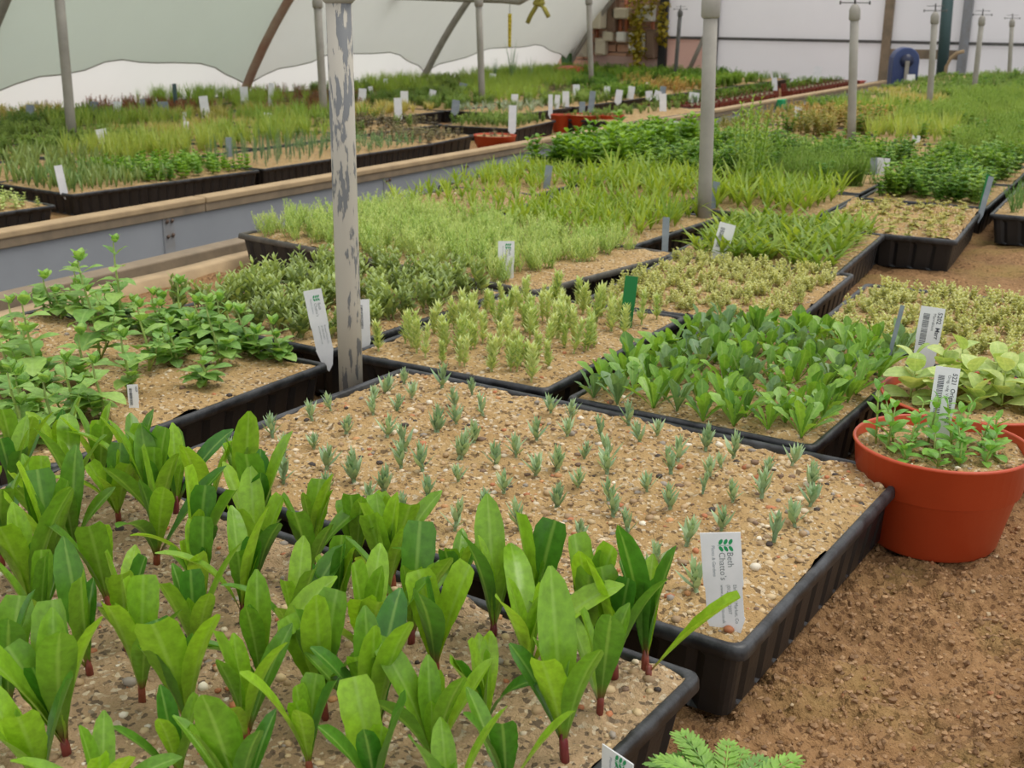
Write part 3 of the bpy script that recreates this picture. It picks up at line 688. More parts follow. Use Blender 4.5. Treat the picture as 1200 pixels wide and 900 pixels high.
# yellow sticky strips and knotted cord
for px_, y0, y1, Y, lab in ((97, -8, 58, 4.9, 'yellow sticky strip hanging near the upper left corner'), (597, 16, 55, 7.6, 'yellow sticky strip hanging above the rush clump')):
    q = atY(px_, y1, Y); z1 = atY(px_, y0, Y).z; hw = 3.0*scl(q)
    t = empty('sticky_strip', q); tag(t, lab, 'insect trap')
    mb = MB(); n = 8
    for i in range(n):
        a0, a1 = -.5+.25*i/n, -.5+.25*(i+1)/n; z0_, z1_ = (z1-q.z)*i/n, (z1-q.z)*(i+1)/n
        mb.add([(-hw*math.cos(a0), -hw*math.sin(a0), z0_), (hw*math.cos(a0), hw*math.sin(a0), z0_), (hw*math.cos(a1), hw*math.sin(a1), z1_), (-hw*math.cos(a1), -hw*math.sin(a1), z1_)], [(0, 1, 2, 3)])
    o = obj('strip', mb.mesh('strip', MAT['yellow']), t); m_ = o.modifiers.new('s', 'SOLIDIFY'); m_.thickness = .002
    mb = MB(); mb.tube([(0, 0, z1-q.z), (0, 0, z1-q.z+.35)], .002, 4); obj('string', mb.mesh('string', MAT['dark_steel']), t)
q = atY(630, 4, 6.9); mb = MB()
mb.tube([atY(x, y, 6.9)-q for x, y in ((618, 27), (622, 18), (628, 8), (631, 2), (626, -6), (634, -8), (636, -1), (630, 3), (638, 10), (643, 20))], .014, 6)
mb.tube([atY(x, y, 6.9)-q for x, y in ((626, 3), (632, 5), (637, 2))], .018, 6)
tag(obj('knotted_cord', mb.mesh('knotted_cord', MAT['rope']), None, q), 'knotted olive cord hanging from the cross bar end', 'cord')

# ================================================================ posts
def post(px_b, zb, top, label, r=.0155, coupling=True, sprink=True, mat='steel', group=None, zfoot=0.0, cap=False):
    p = at(px_b[0], px_b[1], zb); q = atY(top[0], top[1], p.y); d = (q-p); foot = p - d*((p.z-zfoot)/d.z)
    t = empty('irrigation_post', foot); tag(t, label, 'post', group); L_ = q-foot; n = L_.normalized()
    mb = MB(); mb.tube([Vector((0, 0, 0)), L_*.3, L_*.6, L_], r, 16); obj('pole', mb.mesh('pole', MAT[mat]), t)
    if coupling:
        mb = MB(); mb.tube([L_-n*.022, L_-n*.018, L_+n*.012, L_+n*.022, L_+n*.03], [r*1.05, r*1.32, r*1.32, r*1.0, r*.5], 14); obj('coupling', mb.mesh('coupling', MAT['steel' if mat == 'flake' else mat]), t)
    if sprink:
        e = L_+n*.03; s = r*3.4
        mb = MB(); mb.tube([e, e+n*.035], r*.22, 8); sp_ = obj('riser', mb.mesh('riser', MAT['dark_steel']), t)
        mb = MB(); mb.tube([e+n*.004+Vector((-s, 0, 0)), e+n*.004+Vector((s, 0, 0))], r*.13, 6); mb.tube([e+n*.024+Vector((-s*.8, 0, 0)), e+n*.024+Vector((s*.8, 0, 0))], r*.1, 6)
        for k in (-1, 1): mb.tube([e+n*.004+Vector((k*s, 0, -.006)), e+n*.004+Vector((k*s, 0, .006))], r*.2, 6)
        obj('spray_bar', mb.mesh('spray_bar', MAT['dark_steel']), sp_)
    return t
post((411, 438), .064, (396, -22), 'thick pale post with flaking whitewash between the mint tray and the sandy tray', .0138, True, True, 'flake')
post((825, 262), .05, (833, 8), 'galvanised post standing in the lily trays right of centre', .0140)
for (b, tp, lab) in (((997, 180), (1001.6, 16), 'irrigation post second beyond the lily trays, left of the blue housing'), ((1088, 139), (1095.5, 22), 'irrigation post just right of the blue housing'),
                     ((1140, 118), (1150.5, 25), 'irrigation post in the bright feathery greens, second from the right edge'), ((1182, 99), (1186, 27.5), 'small irrigation post nearest the right edge of the photo')):
    post(b, .02, tp, lab, .0140)
for (b, tp, lab, sk) in (((85, 167), (67, -30), 'grey post at the left in front of the wavy net hem', False), ((380, 140), (372, 4), 'grey post seen just left of the flaking whitewashed post', True),
                     ((565, 121), (561, 3), 'grey post meeting the cross bar at the top of the photo', True), ((693, 101), (690, 2), 'grey post in front of the cream cabinet', True),
                     ((791, 93), (797, 16), 'thin post before the pink end sheet', True), ((860, 80), (864, 18), 'thin post just right of the big galvanised post', True),
                     ((915, 80), (919, 17), 'thin dark post before the pale end sheets, left of the blue housing', True)):
    post(b, ZL+.06, tp, lab, .019 if b[0] < 700 else .016, True, sk, 'steel' if b[0] < 700 else 'dark_steel', None, ZL)
for (b, tp, lab) in (((884, 78), (886, 35), 'short dark riser between two thin posts'), ((867, 76), (869, 42), 'short riser with a dark box at its foot')):
    post(b, ZL+.06, tp, lab, .012, True, False, 'dark_steel', None, ZL)

# ================================================================ near trays
def W2(x, y, z=TH): p = at(x, y, z); return (p.x, p.y)
T1 = tray((-.550, .483), RA(-6), .64, .40, 'foreground black tray of broad-leaved green seedlings', cell=.0035, amp=.004, grit=2300, mat='sand_grey', seed=1)
T2 = tray((-.476, .905), RA(-4.5), .590, .39, 'black tray of tiny grey-green tufts in gritty sand, centre front', cell=.0035, amp=.0045, grit=2800, seed=2)
T3 = tray((-1.10, .900), RA(-2), .51, .40, 'black tray of mint plants at the left, beside the flaking post', cell=.006, amp=.004, grit=500, seed=3)
T4 = tray((-.700, 1.332), RA(-2), .28, .40, 'black tray of pale silvery sprigs right of the flaking post', cell=.005, amp=.003, grit=300, seed=4)
T4b = tray((-1.02, 1.345), RA(-4), .33, .40, 'black tray of olive-green plants behind the flaking post', cell=.01, seed=5)
T5 = tray((-.385, 1.305), RA(-4), .28, .40, 'black tray of lobed green seedlings right of the green marker', cell=.005, amp=.003, grit=300, seed=6)
T6 = tray((-.572, 1.735), RA(1), .31, .40, 'tray of pale creeping seedlings behind the green marker', cell=.006, amp=.004, grit=200, seed=7)
T6c = tray((-.205, 1.665), RA(0), .37, .42, 'tray of pale creeping seedlings behind the sage pot', cell=.006, amp=.004, grit=200, seed=8)
T7 = tray_edge(W2(277, 273), W2(627, 341), .40, 'dusty black tray of feathery light green plants left of centre', cell=.01, seed=1, dry=True)
T8 = tray((-1.36, 2.255), RA(-3), .28, .38, 'small tray of sparse strap-leaved seedlings against the bench edge', cell=.01, grit=200, seed=2)
T9 = tray((-1.0, 2.175), RA(-4), .38, .42, 'tray of bright yellow-green lily seedlings in the middle distance', cell=.012, seed=3)
T10 = tray((-.60, 2.125), RA(2), .30, .42, 'tray of arching strap-leaved seedlings at the foot of the second post', cell=.012, seed=4)
T11 = tray((-.475, 2.545), RA(2), .285, .42, 'tray of sandy mounds with low tan seedlings beside the empty bay', cell=.006, amp=.009, grit=200, seed=5)
T12 = tray((-.175, 2.92), RA(0), .29, .42, 'tray of soft dark needled plants at the right edge', cell=.012, seed=6)

# ---- foreground broad-leaved seedlings, every leaf a part
def bl(prof, e0, e1, tw, W, Ln): 
    mb = MB(); leaf(mb, (0, 0, 0), 0, RA(e0), RA(e1), Ln, W, prof, 12, 4, .34, .5, tw, .03, .02); return mb.mesh('leaf', L['broad'])
BLF = [bl(P_BROAD, 84, 70, .3, .021, .094), bl(P_BROAD, 78, 52, -.4, .020, .090), bl(P_CUT, 80, 66, .2, .023, .078), bl(P_BROAD, 70, 38, .5, .018, .084),
       bl(P_CUT, 76, 60, -.4, .022, .074), bl(P_BROAD, 64, 48, .1, .017, .08), bl(P_BROAD, 86, 80, -.6, .016, .070), bl(P_BROAD, 72, 10, .3, .018, .086), bl(P_CUT, 85, 78, .6, .022, .084)]
def broad(p, s=1.0, lean=0.0, label=None, rz=None, nl=None):
    t = empty('broad_leaved_seedling', p, R(0, 6.28) if rz is None else rz); t.scale = (s, s, s)
    t.rotation_euler = (R(-.1, .1), R(-.1, .1), t.rotation_euler.z)
    mb = MB(); hs = R(.006, .013); mb.tube([(0, 0, -.004), (0, 0, hs), (0, 0, hs+.008)], [.0028, .0026, .0012], 7, (.5, R(0, 1), .5)); obj('stem', mb.mesh('stem', L['broad_stem']), t)
    n = nl or random.choice((5, 6, 6, 7, 8)); a = R(0, 6)
    for i in range(n):
        inner = i >= n-2; v = random.choice((6, 0, 8) if inner else (0, 1, 2, 2, 3, 4, 5, 1, 8) if random.random() > .09 else (7,))
        obj('leaf', BLF[v], t, (0, 0, hs*(.4+.6*i/n)), (0, 0, a), R(.6, .8) if inner else R(.78, 1.12)*(.85 if i == 0 else 1)); a += 2.4 + R(-.35, .35)
    return t
# bases read from the photograph for the plainly visible ones, a regular 5 cm grid for the rest
BASE = [(107,802),(168,835),(233,793),(224,869),(307,820),(382,853),(80,893),(11,851),(67,687),(129,722),(184,664),(231,687),(300,664),(364,687),(4,669),(189,629),(91,607),(40,731),
        (458,709),(531,727),(509,664),(649,729),(778,775),(720,802),(571,864),(662,897),(433,793),(444,878),(578,753),(684,770),(510,800),(620,812),(395,745),(455,655),(60,640),(140,618),(-30,760),(-35,690),
        (245,628),(330,610),(400,640),(150,770),(-40,640),(20,612),(285,740),(345,770)]
pts = [Vector((T1['surf'](0, 0).x, 0, 0))]*0
c_, s__ = math.cos(-T1['yaw']), math.sin(-T1['yaw'])
def onT(T, x, y):
    p = at(x, y, TH-.004+T['z0']); dx, dy = p.x-T['c'][0], p.y-T['c'][1]; cc, ss = math.cos(-T['yaw']), math.sin(-T['yaw'])
    u, v = dx*cc-dy*ss, dx*ss+dy*cc
    u = max(-T['w']/2+.022, min(T['w']/2-.022, u)); v = max(-T['d']/2+.022, min(T['d']/2-.022, v)); return T['surf'](u, v)
for (x, y) in BASE: pts.append(onT(T1, x, y))
for i in range(13):
    for j in range(8):
        p = T1['surf'](-.29+i*.0483, -.17+j*.0486); q = proj(p)
        if -120 < q[0] < 1000 and q[1] < 1080 and min((p-o).length for o in pts) > .034: pts.append(p)
clean = []
for p in pts:
    if all((p-o).length > .02 for o in clean): clean.append(p)
clean.sort(key=lambda p: proj(p)[1])
vis = [p for p in clean if -40 < proj(p)[0] and proj(p)[1] < 1000]
rows = [vis[i:i+12] for i in range(0, len(vis), 12)]
for ri, row in enumerate(rows):
    row.sort(key=lambda p: proj(p)[0])
    for ci, p in enumerate(row):
        q = proj(p)
        where = 'in the foreground tray, %s row from the rear' % ORD[ri]
        t = broad(p, R(.82, 1.05) if q[1] < 900 else R(.75, .9))
        tag(t, 'broad-leaved seedling %s, %s from left' % (where, ORD[ci]), 'seedling', 'broad-leaved seedlings in the foreground tray')
o_ = min(clean, key=lambda p: (proj(p)[0]-778)**2+(proj(p)[1]-775)**2); tip = atY(862, 702, o_.y+.0); dv = tip-o_
t = empty('broad_leaved_seedling', o_+Vector((.004, -.004, 0)), math.atan2(dv.y, dv.x)); tag(t, 'broad-leaved seedling whose long leaf crosses the printed label', 'seedling', 'broad-leaved seedlings in the foreground tray')
mb = MB(); e_ = math.atan2(dv.z, math.hypot(dv.x, dv.y)); leaf(mb, (0, 0, .004), 0, e_+.1, e_-.12, dv.length*1.0, .011, P_CUT, 12, 4, .9, .9, .4, .03, .02); obj('leaf', mb.mesh('leaf', L['broad']), t)
mb = MB(); mb.tube([(0, 0, -.004), (0, 0, .01)], [.0025, .002], 7); obj('stem', mb.mesh('stem', L['broad_stem']), t)

# ---- small grey tufts in rows
plant_grid(T2, 'tuft', 12, 8, 'tufted_seedling', 'tiny grey-green tuft in the gritty centre tray', 'seedling', 'grey-green tufts in the centre tray', (1.05, 1.65), .22, .04, margin=.03)
plant_grid(T4, 'silver', 8, 11, 'silvery_sprig', 'silvery sprig right of the flaking post', 'seedling', 'silvery sprigs right of the flaking post', (.75, 1.25), .3, .04)
plant_grid(T4b, 'greens', 8, 9, 'olive_green_plant', 'olive-green plant behind the flaking post', 'seedling', 'olive-green plants behind the flaking post', (.7, 1.1), .35, .05)

# ---- lobed seedlings with leaf parts
LLF = []
for (e0, e1, W) in ((70, 55, .013), (60, 30, .014), (78, 66, .012), (50, 25, .013)):
    for mt in ('lobed', 'lobed_grey'):
        mb = MB(); leaf(mb, (0, 0, 0), 0, RA(e0), RA(e1), .044, W*1.15, P_LOBE, 10, 2, .3, .5, R(-.3, .3)); LLF.append(mb.mesh('leaf', L[mt]))
nl = 0
for i in range(8):
    for j in range(11):
        p = T5['surf']((-.118+i*.034+R(-.006, .006)), (-.18+j*.036+R(-.007, .007))); g_ = random.random() < .3
        t = empty('lobed_seedling', p, R(0, 6.28)); t.scale = (1,)*3; k = R(.75, 1.1); t.scale = (k, k, k)
        tag(t, 'lobed green seedling right of the green marker, %s row, %s from left' % (ORD[j], ORD[i]), 'seedling', 'lobed green seedlings right of the green marker'); a = 0
        for q in range(8):
            m_ = LLF[random.randrange(4)*2 + (1 if g_ else 0)]; obj('leaf', m_, t, (0, 0, 0), (0, 0, a), R(.7, 1.1)); a += 2.4+R(-.3, .3)

plant_grid(T6, 'thyme', 10, 13, 'creeping_seedling', 'pale creeping seedling behind the green marker', 'seedling', 'pale creeping seedlings behind the green marker', (.65, 1.15), .35, .08, margin=.018)
plant_grid(T6c, 'thyme', 12, 12, 'creeping_seedling', 'pale creeping seedling behind the sage pot', 'seedling', 'pale creeping seedlings behind the sage pot', (.8, 1.3), .35, .15, margin=.018)
plant_grid(T7, 'feather', 18, 13, 'feathery_plant', 'feathery light green plant in the dusty tray', 'seedling', 'feathery plants in the dusty tray', (.7, 1.1), .4, 0, margin=.02, area=(-1, .84, -1, 1))
plant_grid(T8, 'lily', 5, 7, 'strap_leaved_seedling', 'strap-leaved seedling in the small edge tray', 'seedling', 'strap-leaved seedlings against the bench edge', (.55, .85), .3, .1)
plant_grid(T9, 'lily', 10, 11, 'lily_seedling', 'yellow-green lily seedling behind the feathery tray', 'seedling', 'bright lily seedlings in the middle distance', (.6, 1.0), .35, .03)
plant_grid(T10, 'lilydark', 9, 12, 'arching_seedling', 'arching seedling at the foot of the second post', 'seedling', 'arching seedlings round the second post', (.7, 1.1), .35, .03)
plant_grid(T11, 'heuch', 8, 10, 'low_seedling', 'low tan seedling beside the empty bay', 'seedling', 'low tan seedlings beside the empty bay', (.8, 1.3), .3, .12)
plant_grid(T12, 'conifer', 5, 7, 'soft_needled_plant', 'soft dark needled plant at the right edge', 'seedling', 'soft needled plants at the right edge', (.9, 1.3), .25, .03)

# ---- mint: stem with leaf parts
MLF = []
for (e0, e1, W) in ((15, -25, .019), (5, -40, .021), (30, 0, .018)):
    mb = MB(); leaf(mb, (0, 0, 0), 0, RA(e0), RA(e1), .028, W, P_OVAL, 8, 4, .15, .5, 0, .04, .02); MLF.append(mb.mesh('leaf', L['mint']))
def mint(p, h, lean=(0, 0), k=1.0, label=None):
    t = empty('mint_plant', p); tag(t, label, 'plant', 'mint plants in the left tray')
    mb = MB(); ps = [Vector((lean[0]*h*u+.004*math.sin(u*5), lean[1]*h*u, h*u)) for u in (0, .25, .5, .75, 1)]; ps[0].z = -.004
    mb.tube(ps, [.0018, .0017, .0015, .0012, .0008], 6, (.5, R(0, 1), .5)); obj('stem', mb.mesh('stem', L['mint_stem']), t)
    n = max(4, int(h/.0145)); a = R(0, 6)
    for i in range(n):
        u = .18+.82*i/(n-1); z = u*h; b = (lean[0]*z, lean[1]*z, z); a += math.pi/2; s = k*(1-.5*max(0, u-.5)/.5)*R(.75, 1.1)*(.6 if i == 0 else 1)
        for q in (0, math.pi): obj('leaf', random.choice(MLF), t, b, (0, -.55*max(0, u-.6)/.4, a+q+R(-.15, .15)), s)
    for q in range(4): obj('leaf', MLF[2], t, (lean[0]*h, lean[1]*h, h), (0, -.7, a+q*1.57), .42*k)
    for b_ in range(2):                                   # side shoots from the foot
        aa = R(0, 6.28); hh_ = h*R(.35, .6); e = Vector((math.cos(aa)*hh_*.45, math.sin(aa)*hh_*.45, hh_))
        mb = MB(); mb.tube([(0, 0, 0), e*.5+Vector((e.x*.15, e.y*.15, 0)), e], [.0013, .0011, .0007], 5, (.5, R(0, 1), .5)); sh = obj('side_shoot', mb.mesh('side_shoot', L['mint_stem']), t)
        for i in range(4):
            u = .4+.6*i/3; c_2 = e*u; az = R(0, 3.1)
            for q in (0, math.pi): obj('leaf', random.choice(MLF), sh, c_2, (0, -.2, az+q), k*R(.5, .8)*(1 if i < 3 else .6))
MP = [((45, 470), .105), ((118, 430), .12), ((140, 395), .115), ((60, 520), .06), ((20, 420), .06), ((150, 470), .065), ((205, 430), .05), ((190, 405), .05), ((232, 395), .075), ((255, 435), .075),
      ((305, 415), .055), ((320, 385), .05), ((345, 385), .06), ((285, 375), .055), ((25, 500), .05), ((95, 455), .06), ((170, 365), .045), ((215, 350), .07), ((85, 500), .07), ((240, 460), .035), ((345, 420), .03),
      ((265, 400), .06), ((330, 355), .055), ((300, 345), .05), ((15, 465), .07), ((120, 500), .06), ((-10, 540), .08), ((175, 440), .075), ((150, 350), .05), ((360, 400), .03), ((225, 415), .04), ((275, 350), .05)]
MP += [((x+R(-14, 14), y+R(-10, 10)), R(.03, .05)) for ((x, y), h) in MP[::2]]
sp = sorted(MP, key=lambda m: m[0][0])
for i, ((x, y), h) in enumerate(sp):
    p = onT(T3, x, y); back = p.y > .97
    mint(p, h, (R(-.15, .15), R(-.1, .1)), R(1.1, 1.45), 'mint plant, %s from the left among the %s ones of the left tray' % ((lambda n: ORD[n])(sum(1 for (m, _) in sp[:i] if (onT(T3, *m).y > .97) == back)), 'rear' if back else 'front'))

# ================================================================ plant labels
def text_mesh(s, size, mat, font_bold=False):
    cu = bpy.data.curves.new('t', 'FONT'); cu.body = s; cu.size = size; cu.align_x = 'LEFT'; cu.resolution_u = 2
    if font_bold: cu.offset = size*.015
    o = bpy.data.objects.new('t', cu); COL.objects.link(o); dg = bpy.context.evaluated_depsgraph_get()
    me = bpy.data.meshes.new_from_object(o.evaluated_get(dg)); bpy.data.objects.remove(o); me.materials.clear(); me.materials.append(mat); return me
def logo_mesh(s):
    mb = MB()
    for k in range(3):
        for sd_ in (-1, 1):
            cx, cy = s*.27*sd_, (k-1)*s*.36; n = 10; a = -.5*sd_; vs = []
            for i in range(n):
                t_ = 2*math.pi*i/n; x, y = .24*s*math.cos(t_), .13*s*math.sin(t_); vs.append((cx+x*math.cos(-a)-y*math.sin(-a), cy+x*math.sin(-a)+y*math.cos(-a), 0))
            mb.add(vs, [tuple(range(n))])
    mb.box(-.012*s, .012*s, -.6*s, .35*s, -.0001, .0001); return mb.mesh('printed_logo', MAT['green_ink'], False)
def bars_mesh(w, h, seed=1):
    rs_ = random.Random(seed); mb = MB(); y = 0
    while y < h:
        b = rs_.uniform(.02, .05)*h*.6; mb.add([(0, y, 0), (w, y, 0), (w, y+b, 0), (0, y+b, 0)], [(0, 1, 2, 3)]); y += b+rs_.uniform(.015, .04)*h*.7
    return mb.mesh('barcode', MAT['ink_dark'], False)
LMAT = {'logo': 'white', 'bars': 'white', 'plain': 'white', 'grey': 'white_grey', 'green': 'green_label', 'steel': 'white_grey'}
def stake(base, top_dir, wd, ht, style, label, face=None, lean_back=.12, text=None, group=None, notch=True):
    """base = world point where it enters the sand; ht above it; wd width; top_dir = sideways lean (rad); face = yaw"""
    t = bpy.data.objects.new('plant_label', None); COL.objects.link(t); t.empty_display_size = .01; t.location = base
    az = math.atan2(base.y, base.x)-math.pi/2 if face is None else face
    t.rotation_euler = (Matrix.Rotation(az, 4, 'Z') @ Matrix.Rotation(top_dir, 4, 'Y') @ Matrix.Rotation(-lean_back, 4, 'X')).to_euler()
    tag(t, label, 'plant label', group)
    th = max(.0006, wd*.03); h = wd/2; d = min(.02, ht*.25)
    if notch: out = [(-h, ht), (h, ht), (h, ht*.45), (h*.93, ht*.43), (h*.93, ht*.12), (h*.98, ht*.1), (h*.8, 0), (h*.55, -d*.6), (0, -d), (-h*.55, -d*.6), (-h*.8, 0), (-h*.98, ht*.1), (-h*.93, ht*.12), (-h*.93, ht*.43), (-h, ht*.45)]
    else: out = [(-h, ht), (h, ht), (h, 0), (0, -d), (-h, 0)]
    n = len(out); mb = MB(); cen = (0, ht*.5)
    mb.add([(x, -th/2, z) for x, z in out]+[(x, th/2, z) for x, z in out], [tuple(range(n)), tuple(range(2*n-1, n-1, -1))]+[(i, n+i, n+(i+1) % n, (i+1) % n) for i in range(n)])
    obj('blade', mb.mesh('blade', MAT[LMAT[style]], False), t)
    fr = -th/2-.00015
    up = Matrix.Rotation(math.pi/2, 4, 'X')          # flat xy artwork -> upright xz plane facing -y
    def put(name, me, x, z, rot=0):
        o = obj(name, me, t); o.matrix_local = Matrix.Translation((x, fr, z)) @ up @ Matrix.Rotation(rot, 4, 'Z'); return o
    if style == 'logo':
        put('printed_logo', logo_mesh(wd*.34), wd*.12, ht*.87, -math.pi/2)
        for s_, sz, x, z, m in (('Beth', .22, .14, .80, 'ink'), ("Chatto\u2019s", .22, -.06, .80, 'ink'), ('Plants & Gardens', .12, -.24, .87, 'white_grey'),
                                ('Elmstead Market, Co', .125, .24, .46, 'ink'), ('(01206) 822007', .125, .08, .46, 'ink'), ('www.bethchatto.co.uk', .115, -.08, .46, 'ink')):
            put('printed_text', text_mesh(s_, wd*sz, MAT[m]), wd*x, ht*z, -math.pi/2)
    if style == 'bars':
        put('barcode', bars_mesh(wd*.26, ht*.52, int(ht*1e5)), -wd*.34, ht*.36)
        tx = text or ('', '')
        if tx[0]: put('printed_text', text_mesh(tx[0], wd*.26, MAT['ink_dark'], True), wd*.24, ht*.93, -math.pi/2)
        if tx[1]: put('printed_text', text_mesh(tx[1], wd*.17, MAT['ink_dark']), wd*.06, ht*.9, -math.pi/2)
    return t
def stake_px(xb, yb, xt, yt, wpx, z, style, label, lean_back=.1, on=None, turn=0, **k):
    p = at(xb, yb, z) if on is None else onT(on, xb, yb)
    if turn: k['face'] = math.atan2(p.y, p.x)-math.pi/2+turn
    s = scl(p); ht = math.hypot(xt-xb, yt-yb)*s*1.03; return stake(p, math.atan2(xt-xb+.03*(yb-yt)*(xb-600)/300, yb-yt), wpx*s, ht, style, label, lean_back=lean_back, **k)
ZS = TH-.004
stake_px(846, 751, 829, 637, 46, ZS, 'logo', 'white printed label with green leaf logo at the front corner of the centre tray', .05, on=T2)
stake_px(722, 948, 720, 876, 52, ZS-.01, 'logo', 'white printed label corner poking up at the bottom edge of the photo', 0, turn=-.8)
stake_px(382, 417, 371, 341, 21, ZS, 'logo', 'white printed label with green logo just left of the flaking post')
stake_px(428, 404, 428, 352, 14, ZS, 'bars', 'white barcode label half hidden behind the flaking post', text=('', ''))
stake_px(593, 328, 593, 284, 19, ZS, 'logo', 'white printed label at the front rim of the feathery tray')
stake_px(733, 386, 737, 325, 15, ZS, 'green', 'plain dark green marker between the silvery and lobed seedlings', notch=True)
stake_px(840, 306, 849, 263, 19, ZS, 'bars', 'white barcode label in front of the second post')
stake_px(779, 297, 778, 256, 8, ZS, 'grey', 'narrow grey label at the corner of the strap-leaved tray')
stake_px(158, 488, 160, 451, 12, ZS, 'bars', 'narrow white label numbered 6229 in the mint tray', text=('6229', ''))
for (xb, yb, xt, yt, wd_, z, st_, lab) in (
    (75, 226, 73, 195, 9, ZL+TH, 'plain', 'white label at the corner of the blade-leaved tray on the left bench'), (1032, 206, 1032, 186, 16, ZS, 'plain', 'white label in the dark bushy greens'),
    (1024, 207, 1021, 186, 8, ZS, 'grey', 'grey label tight against the white one in the bushy greens'), (1149, 252, 1153, 208, 6, ZS, 'grey', 'narrow grey-blue label behind the empty bay'),
    (1148, 248, 1150, 206, 4, ZS, 'green', 'narrow green label behind the empty bay'), (885, 215, 887, 192, 7, ZS, 'grey', 'grey-blue label in the lilies right of the second post'),
    (640, 222, 643, 195, 8, ZS, 'grey', 'pale grey label among the strap-leaved seedlings'), (834, 246, 837, 214, 8, ZS, 'grey', 'grey label behind the second post'),
    (787, 164, 790, 143, 12, ZS, 'plain', 'white label against the grey boards left of the second post'), (773, 165, 773, 143, 6, ZS, 'grey', 'narrow grey label against the grey boards'),
    (888, 178, 889, 155, 5, ZS, 'grey', 'thin grey label beside the tall leafy stems'), (930, 152, 932, 136, 9, ZS, 'plain', 'white label in front of the yellowing plants'),
    (934, 135, 935, 125, 9, ZS, 'plain', 'white label on top of the yellowing plants'), (1122, 164, 1120, 148, 9, ZS, 'plain', 'white oval-looking label in the bright feathery greens'),
    (1073, 166, 1073, 159, 9, ZS+.03, 'plain', 'white label tip above the dark bushy greens'), (1134, 125, 1135, 114, 8, ZS, 'plain', 'white label at the foot of the second post from the right edge'),
    (1117, 136, 1118, 126, 10, ZS, 'plain', 'white label right of the post beyond the blue housing'), (1106, 144, 1107, 137, 11, ZS, 'plain', 'low white label below the foot of a far post'),
    (1067, 100, 1066, 88, 9, .05, 'plain', 'white label standing in front of the blue housing'), (1196, 155, 1197, 146, 8, ZS, 'plain', 'white label at the right edge in the feathery greens')):
    stake_px(xb, yb, xt, yt, wd_, z, st_, lab, notch=False)
LBT = [(122,166,12,16,'w'),(218,155,6,14,'w'),(215,140,5,10,'w'),(138,133,9,15,'w'),(192,133,12,15,'g'),(242,136,10,24,'w'),(287,122,9,21,'w'),(317,121,6,24,'w'),(313,143,9,12,'w'),(269,180,7,20,'g'),
       (45,125,5,10,'w'),(35,138,9,16,'g'),(110,130,9,12,'g'),(168,131,6,16,'g'),(424,121,9,18,'w'),(435,110,5,10,'w'),(453,105,5,14,'w'),(467,135,9,21,'w'),(474,124,9,18,'w'),(505,113,8,9,'w'),
       (541,106,9,10,'g'),(576,97,8,12,'w'),(533,128,9,12,'g'),(600,150,9,27,'w'),(603,118,8,9,'w'),(645,131,5,21,'w'),(652,123,6,13,'w'),(663,121,8,15,'w'),(675,112,8,14,'w'),(682,131,7,13,'g'),(692,126,7,20,'g'),
       (711,112,7,12,'w'),(724,116,8,12,'w'),(738,112,8,12,'w'),(757,103,5,8,'w'),(761,112,8,7,'w'),(769,112,8,7,'w'),(777,127,8,18,'w'),(776,112,7,12,'g'),(812,117,12,10,'w'),(908,102,6,12,'w'),(955,93,9,16,'w')]
for i, (x, y, wd_, h, c) in enumerate(sorted(LBT)):
    stake_px(x, y+4, x+R(-2, 3), y-h+2, wd_, ZL+TH, 'plain' if c == 'w' else 'grey', 'small %s label on the left bench, %s of its labels from the left' % ('white' if c == 'w' else 'grey', (ORD+['twenty-sixth','twenty-seventh','twenty-eighth','twenty-ninth','thirtieth','thirty-first','thirty-second','thirty-third','thirty-fourth','thirty-fifth','thirty-sixth','thirty-seventh','thirty-eighth','thirty-ninth','fortieth','forty-first','forty-second','forty-third'])[i]), notch=False, group='small labels on the left bench')

# ================================================================ pots
def pot(c, r, h, z0, label, soil='sand', mat='pot', n=48, tape=.74, cat='pot', seed=0):
    t = empty('plastic_pot', (c[0], c[1], z0)); tag(t, label, cat)
    rb_ = r*tape
    mb = MB(); mb.lathe([(rb_*.96, 0), (rb_, .004), (r*.885, h*.58), (r*.925, h*.6)], n); mb.add([(rb_*.96*math.cos(2*math.pi*k/n), rb_*.96*math.sin(2*math.pi*k/n), 0) for k in range(n)], [tuple(range(n-1, -1, -1))])
    obj('body', mb.mesh('body', MAT[mat]), t)
    mb = MB(); mb.lathe([(r*.9, h*.585), (r*.93, h*.6), (r*.975, h*.965), (r*.995, h*.972), (r, h*.985), (r*.99, h), (r*.965, h), (r*.955, h*.985), (r*.93, h*.7)], n); obj('rim', mb.mesh('rim', MAT[mat]), t)
    zs = h*.88; mb = MB(); rs_ = np.random.RandomState(seed); nr = 16; vs = [(0, 0, zs+.003)]; fs = []
    for i in range(1, nr+1):
        for k in range(n):
            rr_ = r*.945*i/nr; a = 2*math.pi*k/n; x, y = rr_*math.cos(a), rr_*math.sin(a)
            vs.append((x, y, zs + .02*r*10*float(vnoise(np.array([x]), np.array([y]), .02, seed)[0])*.3 + .004*rs_.rand()*(r/.08)))
    for k in range(n): fs.append((0, 1+k, 1+(k+1) % n))
    for i in range(nr-1):
        for k in range(n): fs.append((1+i*n+k, 1+(i+1)*n+k, 1+(i+1)*n+(k+1) % n, 1+i*n+(k+1) % n))
    mb.add(vs, fs); obj('sand', mb.mesh('sand', MAT[soil]), t)
    return t, zs
ZB = -.006
PA = at(1104, 517, .09); PB = at(1142, 456, .09)
ra = 101*scl(PA); rb2 = 106*scl(PB)
ta, za = pot((PA.x, PA.y), ra, .096, ZB, 'front terracotta-coloured plastic pot with small oregano plants', seed=3)
tb, zb = pot((PB.x, PB.y), rb2, .090, ZB, 'rear terracotta-coloured plastic pot with broad sage leaves', seed=4)
